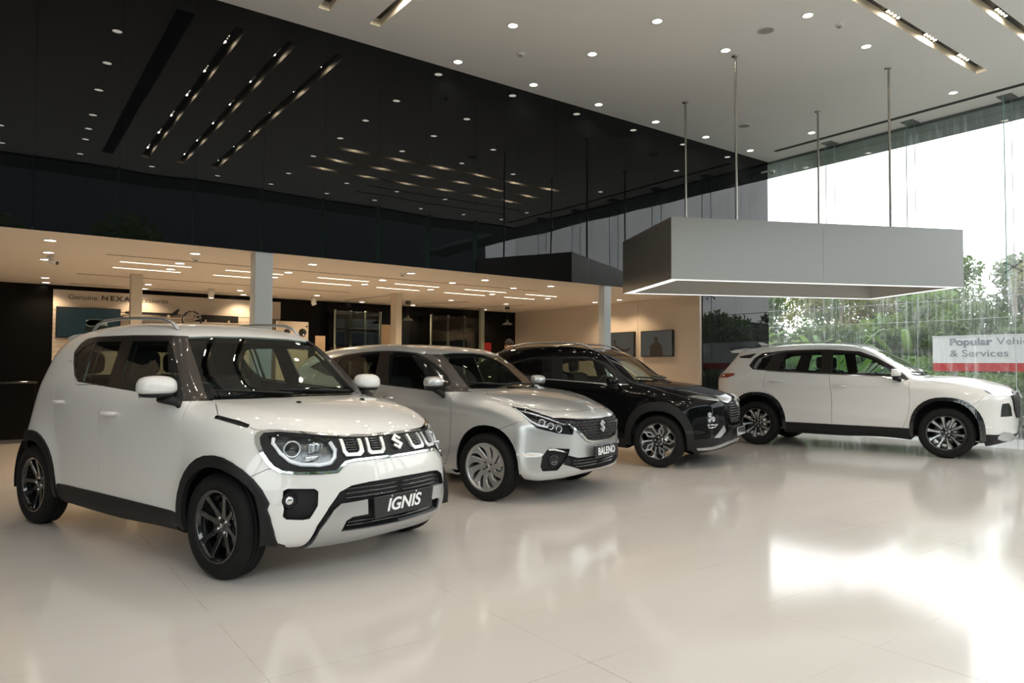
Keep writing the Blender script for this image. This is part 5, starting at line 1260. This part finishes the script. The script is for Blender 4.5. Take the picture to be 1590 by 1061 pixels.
for (x0, x1, z, tip, lb) in [(1.86, 2.72, 2.13, True, 'slim black side step with an upturned end, on a shelf of the display wall'), (2.99, 3.75, 2.07, False, 'black tailgate spoiler blade on a shelf of the display wall')]:
    b = MB()
    if tip: b.prism([(0, -.015), (x1-x0-.12, -.03), (x1-x0-.04, .0), (x1-x0, .10), (x1-x0-.02, .10), (x1-x0-.12, .02), (0, .02)], (x0, YB-.22, z), (1, 0, 0), (0, 0, 1), (0, .10, 0))
    else: b.prism([(0, -.05), (x1-x0, -.05), (x1-x0, .075), (.12, .08), (.05, .05)], (x0, YB-.22, z), (1, 0, 0), (0, 0, 1), (0, .08, 0))
    tag(b.build('car_trim', MATS['dark_plastic']), lb, 'car accessory')
    sh_ = tag(MB().box((x0-.05, YB-.30, z-.085), (x1+.05, YB-.08, z-.06)).box((x0+.15, YB-.28, z-.06), (x0+.18, YB-.2, z-.015)).box((x1-.2, YB-.28, z-.06), (x1-.17, YB-.2, z-.015)).build('shelf', PANEL), 'narrow beige shelf of the display wall under the '+('slim black side step' if tip else 'black spoiler blade'), 'shelf')
# display alloy wheel
dw = empty('alloy_wheel', (2.86, 13.55, 2.02)); tag(dw, 'black and silver alloy wheel mounted on the display wall behind the nearest car roof', 'alloy wheel')
b = MB().tube([(.155*math.cos(t), 0, .155*math.sin(t)) for t in [2*math.pi*k/32 for k in range(32)]], .016, 8, closed=True)
b.build('rim', MATS['gloss_black'], dw); b = MB()
for k in range(5):
    a = 2*math.pi*k/5+.3
    b.tube([(.03*math.cos(a), -.02, .03*math.sin(a)), (.15*math.cos(a), -.02, .15*math.sin(a))], .011, 6).tube([(.15*math.cos(a), -.02, .15*math.sin(a)), (.15*math.cos(a+.55), -.02, .15*math.sin(a+.55)), (.08*math.cos(a+.4), -.02, .08*math.sin(a+.4))], .006, 6)
b.build('spoke', MATS['satin_silver'], dw)
MB().box((-.02, 0, -2.0), (.02, .03, -.16)).build('stand', MATS['gloss_black'], dw)
# loudspeaker panel, wood boards
sp0 = empty('speaker_panel', (4.72, YB-.45, 0)); tag(sp0, 'beige demo panel with round black loudspeakers, right of the front mezzanine column', 'speaker panel')
MB().box((-.31, 0, 0), (.31, .06, 2.08), .004).build('board', mat('pale_board', (.60, .52, .42), .5), sp0)
for (x, z, r) in ((.19, 1.87, .075), (.27, 1.99, .018), (.19, 1.60, .075), (-.12, 1.87, .06), (-.12, 1.60, .06)):
    MB().lathe([(r, 0), (r, .012), (r*.8, .014), (r*.7, .004), (0, .006)], (x, 0, z), (0, -1, 0), 24).build('loudspeaker', MATS['gloss_black'], sp0)
tag(MB().box((5.05, 13.3, 0), (5.24, 13.34, 1.80)).build('wooden_board', mat('light_wood', (.58, .43, .28), .5)), 'narrow light wooden board standing beside the loudspeaker panel', 'board')
tag(MB().box((6.62, 13.75, 0), (6.92, 13.8, 2.1)).build('wooden_board', MATS['light_wood']), 'light wooden board behind the beige column by the display cabinets', 'board')
# dark display cabinets with pale posts
POST = mat('pale_post', (.34, .37, .30), .5); CABG = glassmat('cabinet_glass', (.55, .58, .56)); BRN = mat('cabinet_brown', (.055, .022, .018), .5)
for (x0, n, step, lb, y) in ((5.60, 4, .335, 'tall dark glass display cabinet with pale posts, left of the beige column', 13.7), (7.78, 4, .43, 'tall dark glass display cabinet with pale posts, right of the beige column', 13.6)):
    c = empty('display_cabinet', (x0, y, 0)); tag(c, lb, 'display cabinet'); W_ = step*(n-1)
    for k in range(n): MB().box((k*step-.018, -.02, 0), (k*step+.018, .02, 2.36-.0*k)).build('post', POST, c)
    MB().box((0, .34, 0), (W_, .36, 2.36)).build('back_panel', DARKW, c)
    for z in (.5, 1.1, 1.62): MB().box((0, 0, z), (W_, .34, z+.02)).build('shelf', DARKW, c)
    MB().box((.02, .02, .02), (W_-.02, .33, .48)).build('base', BRN, c); MB().box((.02, .02, 1.40), (W_-.02, .30, 1.61)).build('drawer', BRN, c)
    MB().box((0, -.026, 1.64), (W_, -.021, 2.34)).build('glass_door', CABG, c)
    MB().box((0, -.03, 1.98), (W_, -.018, 1.995)).build('rail', MATS['gloss_black'], c)
tag(MB().box((9.0, 13.45, 0), (9.09, 13.54, M_CEIL-.01)).build('door_post', POST), 'tall pale green post right of the second display cabinet', 'post')
tag(MB().box((9.38, 13.9, 1.35), (9.60, YB-.001, 1.78), .01).build('notice_box', mat('red_box', (.35, .02, .02), .5)), 'small red box on the dark back wall, right of the pale post', 'box')
# pendants, track spots, camera
for x, y, lb in ((6.86, 12.95, 'small metal pendant lamp hanging right of the beige column'), (9.27, 12.8, 'small metal pendant lamp hanging left of the cream screen wall')):
    o = empty('pendant_lamp', (x, y, M_CEIL)); tag(o, lb, 'pendant lamp')
    MB().lathe([(0, 0), (.055, -.001), (.055, -.055), (0, -.056)], (0, 0, 0), (0, 0, 1), 16).build('ceiling_cup', MATS['gloss_black'], o)
    MB().tube([(0, 0, -.05), (0, 0, -.30)], .004, 6).build('cord', MATS['gloss_black'], o)
    MB().lathe([(.018, -.29), (.022, -.335), (.09, -.375), (.12, -.40), (.118, -.402), (.085, -.378)], (0, 0, 0), (0, 0, 1), 24).build('shade', mat('pendant_metal', (.20, .22, .21), .4, .5), o)
for x, y, tilt, lb in ((3.06, 13.05, 0, 'cylindrical beige ceiling spotlight above the accessories wall'), (5.0, 13.3, .7, 'cylindrical ceiling spotlight tilted beside the loudspeaker panel')):
    o = empty('ceiling_spotlight', (x, y, M_CEIL)); tag(o, lb, 'spotlight')
    MB().lathe([(0, 0), (.05, 0), (.05, -.10), (.045, -.11)], (0, 0, 0), (0, 0, 1), 20).build('housing', TRIMW, o)
    ax = Vector((math.sin(tilt)*.6, 0, -1)).normalized(); c0 = Vector((0, 0, -.125))
    MB().lathe([(.048, -.03), (.048, .04), (.044, .04), (.04, .0)], c0, ax, 20).build('lamp_head', TRIMW, o)
    MB().lathe([(0, .038), (.03, .038), (.038, .034)], c0, ax, 16, False).build('lamp_lens', LAMPG, o)
    spot(o, 22, WARM, 1.6, .5)
o = empty('security_camera', (.55, 10.35, M_CEIL)); tag(o, 'small white bullet security camera under the low ceiling at far left', 'security camera')
MB().lathe([(0, 0), (.035, 0), (.035, -.03), (.015, -.035), (.012, -.06)], (0, 0, 0), (0, 0, 1), 14).build('bracket', TRIMW, o)
MB().lathe([(.028, -.06), (.03, -.05), (.03, .06), (.024, .062)], (.03, -.03, -.075), (.6, -.75, -.25), 14).build('housing', TRIMW, o)
MB().lathe([(.024, .06), (.018, .066), (0, .067)], (.03, -.03, -.075), (.6, -.75, -.25), 14).build('lens', MATS['gloss_black'], o)
o = empty('security_camera', (12.35, 8.15, 5.12)); tag(o, 'small white dome camera in the upper glass corner by the black wall', 'security camera')
MB().box((-.015, 0, .0), (.015, .24, .03)).build('bracket', TRIMW, o); MB().ellip((0, 0, -.01), (.06, .06, .035), 1, 16, 8).build('housing', TRIMW, o)
MB().ellip((0, 0, -.035), (.035, .035, .03), 1, 14, 8).build('lens', MATS['gloss_black'], o)
# screens on the cream wall
for (y0, y1, lb, pose) in ((9.01, 9.83, 'framed black screen with a dim standing figure on the cream wall, nearer the glass', 0), (10.01, 10.85, 'framed black screen with a dim outstretched arm on the cream wall, half behind the column', 1)):
    o, p_ = screen('television', (XT-.035, (y0+y1)/2, 1.682), (0, -1), y1-y0-.03, .48, (.055, .055, .050), 1., lb)
    fig = mat('screen_figure', (.035, .032, .028), .4)
    if pose == 0:
        b = MB().prism(arc(0, .08, .055, 0, 345, 16, .8), (0, -.0265, 0), (1, 0, 0), (0, 0, 1), (0, .002, 0)).prism([(-.16, -.24), (-.15, -.04), (-.04, .03), (.04, .03), (.15, -.04), (.17, -.24)], (0, -.0265, 0), (1, 0, 0), (0, 0, 1), (0, .002, 0))
    else:
        b = MB().prism(arc(-.12, .06, .05, 0, 345, 16, .8), (0, -.0265, 0), (1, 0, 0), (0, 0, 1), (0, .002, 0)).prism([(-.24, -.22), (-.2, -.04), (-.1, .01), (.05, -.08), (.22, -.10), (.30, -.05), (.31, -.11), (.22, -.15), (.02, -.15), (.0, -.22)], (0, -.0265, 0), (1, 0, 0), (0, 0, 1), (0, .002, 0))
    b.build('picture', fig, p_)
# low black counter at far left
lc = empty('counter', (-1.6, 13.35, 0)); tag(lc, 'long low black counter in front of the dark wall at far left', 'counter')
MB().box((-2.0, 0, .06), (2.15, .5, .92), .008).build('body', DARKW, lc); MB().box((-2.03, -.03, .92), (2.18, .5, .955), .006).build('worktop', MATS['gloss_black'], lc)
MB().box((-1.95, .04, 0), (2.1, .48, .06)).build('plinth', MATS['trim_grey'], lc)
tag(MB().ellip((.0, 13.55, 1.01), (.06, .05, .055), .7).build('red_pouch', MATS['red_box']), 'small red pouch lying on the low black counter', 'pouch')

# ---------------------------------------------------------------- person behind the black crossover
def skinned(name, pts, edges, rad, m, parent=None, lvl=2):
    me = bpy.data.meshes.new(name); me.from_pydata([tuple(p) for p in pts], edges, []); me.materials.append(m)
    o = bpy.data.objects.new(name, me); COL.objects.link(o)
    if parent is not None: o.parent = parent
    o.modifiers.new('skin', 'SKIN'); 
    for i, v in enumerate(me.skin_vertices[0].data): v.radius = (rad[i], rad[i]) if not isinstance(rad[i], tuple) else rad[i]; v.use_root = (i == 0)
    s = o.modifiers.new('sub', 'SUBSURF'); s.levels = lvl; s.render_levels = lvl
    dg = bpy.context.evaluated_depsgraph_get(); m2 = bpy.data.meshes.new_from_object(o.evaluated_get(dg)); o.modifiers.clear(); o.data = m2
    m2.polygons.foreach_set('use_smooth', [True]*len(m2.polygons)); return o
SKIN = mat('skin', (.36, .17, .10), .5); SHIRT = mat('shirt_dark', (.03, .035, .05), .8); TRO = mat('trousers_dark', (.02, .02, .022), .8); HAIR = mat('hair_black', (.008, .006, .005), .6)
pp = [(0, 0, .93), (0, 0, 1.10), (0, 0, 1.28), (0, .01, 1.40), (0, .02, 1.48), (0, 0, 1.56), (0, -.01, 1.64), (0, 0, 1.70),
      (-.10, 0, .90), (-.11, -.01, .50), (-.11, .03, .09), (-.11, -.10, .04), (.10, 0, .90), (.12, .02, .50), (.13, .06, .09), (.13, -.07, .04),
      (-.18, .01, 1.40), (-.23, .03, 1.13), (-.22, -.08, .90), (-.22, -.11, .82), (.18, .01, 1.40), (.23, .03, 1.13), (.22, -.08, .90), (.22, -.11, .82)]
pe = [(0, 1), (1, 2), (2, 3), (3, 4), (4, 5), (5, 6), (6, 7), (0, 8), (8, 9), (9, 10), (10, 11), (0, 12), (12, 13), (13, 14), (14, 15), (3, 16), (16, 17), (17, 18), (18, 19), (3, 20), (20, 21), (21, 22), (22, 23)]
pr = [.13, .12, .14, .10, .055, .075, .085, .05, .085, .055, .038, .035, .085, .055, .038, .035, .055, .042, .030, .035, .055, .042, .030, .035]
for s_ in (-1, 1):
    root_ = 19 if s_ < 0 else 23; bx_, by_, bz_ = pp[root_]
    for k, (dx, dy, l) in enumerate([(-.03, 0, .075), (-.01, 0, .085), (.01, 0, .08), (.03, 0, .065), (s_*-.045, -.02, .05)]):
        i = len(pp); pp += [(bx_+dx, by_+dy-.005, bz_-.035), (bx_+dx*1.1, by_+dy-.02, bz_-.035-l)]; pe += [(root_, i), (i, i+1)]; pr += [.010, .008]
bp = skinned('person', pp, pe, pr, SKIN); bp.location = (8.27, 11.35, .0); bp.rotation_euler = (0, 0, math.radians(-28))
tag(bp, 'person with black hair behind the black crossover, only the top of the head visible', 'person')
skinned('shirt', [pp[i] for i in (1, 2, 3, 16, 17, 20, 21)]+[(0, 0, .95)], [(0, 1), (1, 2), (2, 3), (3, 4), (2, 5), (5, 6), (0, 7)], [.135, .155, .115, .07, .055, .07, .055, .15], SHIRT, bp)
skinned('trousers', [pp[i] for i in (0, 8, 9, 10, 12, 13, 14)], [(0, 1), (1, 2), (2, 3), (0, 4), (4, 5), (5, 6)], [.145, .10, .07, .055, .10, .07, .055], TRO, bp)
MB().ellip((0, .015, 1.685), (.092, .108, .085), 1., 20, 12).ellip((0, .05, 1.62), (.088, .075, .09), 1., 18, 10).build('hair', HAIR, bp)
b = MB()
for s_ in (-1, 1): b.ellip((s_*.033, -.082, 1.625), (.014, .010, .009), 1, 10, 8)
b.build('eyes', mat('eye_white', (.5, .5, .48), .3), bp)
MB().ellip((0, -.098, 1.595), (.014, .018, .024), 1, 10, 8).ellip((-.085, .0, 1.61), (.012, .02, .03), 1, 8, 8).ellip((.085, .0, 1.61), (.012, .02, .03), 1, 8, 8).build('nose_and_ears', SKIN, bp)
MB().ellip((0, -.086, 1.555), (.026, .010, .007), 1, 10, 6).build('mouth', mat('lips', (.28, .08, .06), .5), bp)
# ---------------------------------------------------------------- outside
tag(MB().box((-40, -40, -.35), (60, 60, -.14)).build('ground', mat('outside_ground', (.20, .20, .18), .9, noise=(.8, (.10, .13, .07)))), kind='structure')
struct(MB().box((X_GLASS+.1, -8, -.14), (14.6, 20, -.02)).box((-10, -8, -.14), (X_GLASS+.1, Y_SOUTH-.1, -.02)).build('pavement', mat('paving', (.42, .42, .40), .35, noise=(2, (.34, .34, .33)))))
def leafmat(n, c, c2):
    m = mat(n, c, .55, noise=(3.5, c2)); nt = m.node_tree; b = nt.nodes['Principled BSDF']; o = nt.nodes['Material Output']
    t = nt.nodes.new('ShaderNodeBsdfTranslucent'); x = nt.nodes.new('ShaderNodeMixShader'); x.inputs[0].default_value = .35
    t.inputs[0].default_value = (c2[0]*1.3, c2[1]*1.3, c2[2]*.9, 1); nt.links.new(b.outputs[0], x.inputs[1]); nt.links.new(t.outputs[0], x.inputs[2]); nt.links.new(x.outputs[0], o.inputs[0]); return m
LF = [leafmat('leaf_dark', (.035, .075, .025), (.09, .15, .045)), leafmat('leaf_mid', (.06, .13, .03), (.16, .26, .07)), leafmat('leaf_olive', (.10, .12, .05), (.20, .21, .09)), leafmat('leaf_bright', (.07, .14, .045), (.16, .26, .09))]
BARK = mat('bark', (.10, .075, .055), .9, noise=(8, (.17, .14, .11)))
def leafcloud(rng, blobs, n, s):
    V = np.zeros((n, 4, 3)); tot = sum(b[3]**2 for b in blobs)
    cs = rng.choice(len(blobs), n, p=[b[3]**2/tot for b in blobs])
    B_ = np.array(blobs); c = B_[cs]
    d = rng.normal(size=(n, 3)); d /= np.linalg.norm(d, axis=1)[:, None]
    r = (rng.random(n)**.4)[:, None]; P = c[:, :3]+d*r*c[:, 3:4]*np.array([1, 1, .8])
    a = rng.normal(size=(n, 3)); a /= np.linalg.norm(a, axis=1)[:, None]; b2 = np.cross(a, rng.normal(size=(n, 3))); b2 /= np.linalg.norm(b2, axis=1)[:, None]
    L = (s*(.6+.8*rng.random(n)))[:, None]
    V[:, 0] = P-a*L; V[:, 1] = P+b2*L*.42; V[:, 2] = P+a*L; V[:, 3] = P-b2*L*.42
    F = np.arange(n*4).reshape(n, 4); return V.reshape(-1, 3), F
def tree(x, y, hh, r, m, seed, label, group, n=5200, leaf=.10, trunk=True, low=.2):
    rng = np.random.default_rng(seed); o = empty('tree', (x, y, -.14)); tag(o, label, 'tree', group)
    bl = []
    for k in range(13):
        a = rng.random()*6.28; q = rng.random()**.6*r*.75; z = hh*(low+(1-low)*rng.random()*.85); bl.append((q*math.cos(a), q*math.sin(a), z, r*(.30+.25*rng.random())))
    V, F = leafcloud(rng, bl, n, leaf)
    mesh_obj('foliage', V, F, m, o)
    b = MB().tube([(0, 0, 0), (.05, .03, hh*.25), (-.04, .02, hh*.5), (.02, 0, hh*.8)], [.11, .09, .065, .02], 8)
    for bb in bl[:7]: b.tube([(0, .02, hh*.35), (bb[0]*.5, bb[1]*.5, hh*.35+(bb[2]-hh*.35)*.6), (bb[0], bb[1], bb[2])], [.05, .03, .012], 6)
    b.build('trunk', BARK, o)
TR_ = [(19.5, 1.6, 3.6, 1.5, 1), (21.5, 3.6, 4.3, 1.7, 0), (18.8, 5.2, 4.1, 1.3, 2), (20.5, 6.9, 4.9, 1.6, 0), (19.0, 8.6, 4.2, 1.4, 1), (22.5, 9.6, 5.0, 1.9, 0), (20.0, 11.2, 4.4, 1.5, 2), (23.0, 12.8, 5.2, 2.0, 1), (20.6, 14.6, 4.6, 1.7, 0), (24.0, 16.5, 5.6, 2.1, 2), (21.5, 18.4, 5.0, 1.9, 0), (25.5, 20.5, 5.6, 2.2, 1), (22.0, 22.5, 5.2, 2.0, 0), (20.5, -1.5, 3.4, 1.6, 2), (19.5, -4.6, 3.2, 1.5, 0), (26.0, 6.5, 5.0, 2.0, 2), (28., 11., 5.6, 2.3, 0)]
kn = ['dense dark green tree', 'mid green leafy tree', 'sparse olive green tree']
for i, (x, y, h_, r_, k) in enumerate(TR_):
    tree(x+.5, y, h_, r_*.95, LF[(0, 1, 2)[k]], i+3, '%s beyond the east glass, %s of the row from the signboard end' % (kn[k], (ORD+['fifteenth', 'sixteenth', 'seventeenth'])[i]), 'trees beyond the east glass', 5200 if k != 2 else 3600)
for i, (x, y) in enumerate([(-9., -9.), (-4.6, -8.), (-.2, -9.5), (4.2, -8.5)]):
    tree(x, y, 6.2, 2.0, LF[0], 40+i, 'dark tree south of the showroom, %s from the left, seen mirrored in the black wall' % ORD[i], 'trees south of the showroom', 4200, .13)
# banana plants
def banana(x, y, hh, seed, label):
    rng = np.random.default_rng(seed); o = empty('banana_plant', (x, y, -.14)); tag(o, label, 'banana plant', 'banana plants beyond the glass')
    MB().tube([(0, 0, 0), (.02, 0, hh*.45)], [.09, .06], 10).build('stem', mat('banana_stem', (.20, .26, .10), .6), o)
    V = []; F = []
    for k in range(17):
        a = 6.283*k/17+rng.random()*.5; ln = hh*(.55+.25*rng.random()); up = .55+.75*rng.random(); wv = .07+.04*rng.random(); n = 9
        b0 = len(V)
        for i in range(n+1):
            t = i/n; rr_ = ln*(math.sin(t*1.5)*.72); z = hh*.42+ln*(up*math.sin(t*1.9))*.62
            w = wv*math.sin(math.pi*min(1, t*1.02))**.6*(1 if t > .12 else .3)+.004
            c = Vector((math.cos(a)*rr_, math.sin(a)*rr_, z)); s_ = Vector((-math.sin(a), math.cos(a), 0))
            V += [c-s_*w-Vector((0, 0, w*.35)), c, c+s_*w-Vector((0, 0, w*.35))]
        for i in range(n): F += [(b0+3*i, b0+3*i+1, b0+3*i+4, b0+3*i+3), (b0+3*i+1, b0+3*i+2, b0+3*i+5, b0+3*i+4)]
    mesh_obj('leaves', V, F, LF[3], o, smooth=True)
for i, (x, y, h_) in enumerate([(16.2, 13.6, 2.1), (16.5, 12.1, 2.3), (15.6, 11.2, 1.8), (16.9, 10.9, 2.4), (15.8, 9.9, 2.0), (17.0, 9.6, 2.3), (16.2, 8.7, 1.8), (17.4, 14.6, 2.4), (17.9, 12.9, 2.6), (18.3, 8.2, 2.3)]):
    banana(x, y, h_, 70+i, 'broad-leaved banana plant beyond the glass above the white sport utility car, %s from left' % ORD[i])
def hedge(x0, x1, y0, y1, z0, z1, n, m, seed, label, leaf=.06):
    rng = np.random.default_rng(seed); P = rng.random((n, 3))*[x1-x0, y1-y0, 1]+[x0, y0, 0]; top = z1-(.18*np.sin(P[:, 1]*2.3)+.12*np.sin(P[:, 1]*5.1+P[:, 0]))-.1
    P[:, 2] = z0+(top-z0)*rng.random(n)**.5
    a = rng.normal(size=(n, 3)); a /= np.linalg.norm(a, axis=1)[:, None]; b2 = np.cross(a, rng.normal(size=(n, 3))); b2 /= np.linalg.norm(b2, axis=1)[:, None]
    V = np.stack([P-a*leaf, P+b2*leaf*.5, P+a*leaf, P-b2*leaf*.5], 1).reshape(-1, 3)
    o = mesh_obj('hedge', V, np.arange(n*4).reshape(n, 4), m); tag(o, label, 'hedge', kind='stuff')
hedge(16.3, 17.6, -3, 8.2, -.14, 1.30, 22000, LF[3], 5, 'bright green low hedge behind the roadside signboard')
hedge(17.7, 18.5, -3, 24, -.14, 2.3, 26000, LF[0], 6, 'dark green undergrowth under the trees beyond the glass', .09)
hedge(15.2, 16.4, 8.4, 16, -.14, 1.5, 12000, LF[1], 8, 'mid green undergrowth at the feet of the banana plants', .08)
# signboard
SGX = 16.0
sg = empty('signboard', (SGX, 4.55, 0)); tag(sg, 'white roadside signboard with grey lettering and a red band below, outside the glass', 'signboard')
MB().box((0, -2.25, 1.34), (.06, 2.23, 1.90)).build('panel', mat('sign_white', (.72, .74, .75), .4), sg)
MB().box((0, -2.25, 1.17), (.06, 2.23, 1.34)).build('red_band', mat('sign_red', (.50, .03, .03), .4), sg)
MB().box((-.01, -2.26, 1.885), (.07, 2.24, 1.905)).build('top_rail', MATS['sign_white'], sg)
for y in (-1.9, 0, 1.85): MB().box((.07, y-.03, -.14), (.13, y+.03, 1.9)).build('post', mat('sign_post', (.45, .46, .46), .5), sg)
SLET = mat('sign_letter', (.22, .22, .27), .5)
text_obj('lettering', 'Popular', .20, SLET, sg, (-.003, 1.90, 1.765), (0, -1, 0), (0, 0, 1), .002, 0, .007, 1., 'LEFT', .78)
text_obj('lettering', 'Vehicles', .20, SLET, sg, (-.003, 1.05, 1.765), (0, -1, 0), (0, 0, 1), .002, 0, 0, 1., 'LEFT', .80)
text_obj('lettering', '& Services', .20, SLET, sg, (-.003, 1.90, 1.53), (0, -1, 0), (0, 0, 1), .002, 0, 0, 1., 'LEFT', 1.05)
# street lamp and cables
for (x, y, lb) in ((18.2, 5.6, 'thin grey street pole with a slanted arm among the trees beyond the signboard'),):
    tag(MB().tube([(x, y, -.14), (x, y, 3.0), (x-.1, y+.5, 3.25)], [.035, .03, .02], 8).build('street_pole', mat('pole_grey', (.30, .31, .31), .6)), lb, 'pole')
for i, (z, lb) in enumerate([(2.55, 'upper black overhead cable crossing the trees beyond the glass'), (2.15, 'lower black overhead cable crossing the trees beyond the glass')]):
    tag(MB().tube([(15.4+.0*k, -6+k*3., z+.10*abs(math.sin(k*.7))) for k in range(11)], .008, 5).build('overhead_cable', MATS['gloss_black']), lb, 'cable')
# buildings opposite, seen in the black wall
bd = empty('building', (0, 0, 0)); tag(bd, 'grey flat-roofed building south of the showroom, seen mirrored in the black wall', 'building')
MB().box((-14, -20, -.14), (21.5, -15, 9.5)).build('wall', mat('facade_grey', (.045, .055, .065), .7), bd)
MB().box((3.5, -14.99, 3.6), (21.5, -14.9, 4.2)).build('window_band', mat('facade_light', (.14, .155, .17), .5), bd)
b = MB()
for k in range(14): b.box((-4+k*1.7, -14.99, .8), (-3+k*1.7, -14.95, 2.6))
b.build('window_row', mat('facade_window', (.02, .03, .04), .1), bd)
bd = empty('building', (0, 0, 0)); tag(bd, 'pale low building south-east of the showroom beyond the glass corner', 'building')
MB().box((22, -14, -.14), (34, -6, 3.4)).build('wall', mat('facade_pale', (.12, .125, .135), .7), bd)
MB().box((21.9, -14.2, 3.4), (34.2, -5.8, 3.6)).build('roof', MATS['facade_grey'], bd)
# doorstop wedge on the floor at the right edge
tag(MB().prism([(0, 0), (.42, 0), (.34, .10), (.12, .16)], (12.02, 3.72, 0), (.8, -.6, 0), (0, 0, 1), (.06, .08, 0)).build('floor_stop', mat('rubber_grey', (.12, .12, .13), .7)), 'grey wedge-shaped floor stop at the right edge in front of the white sport utility car', 'floor stop')
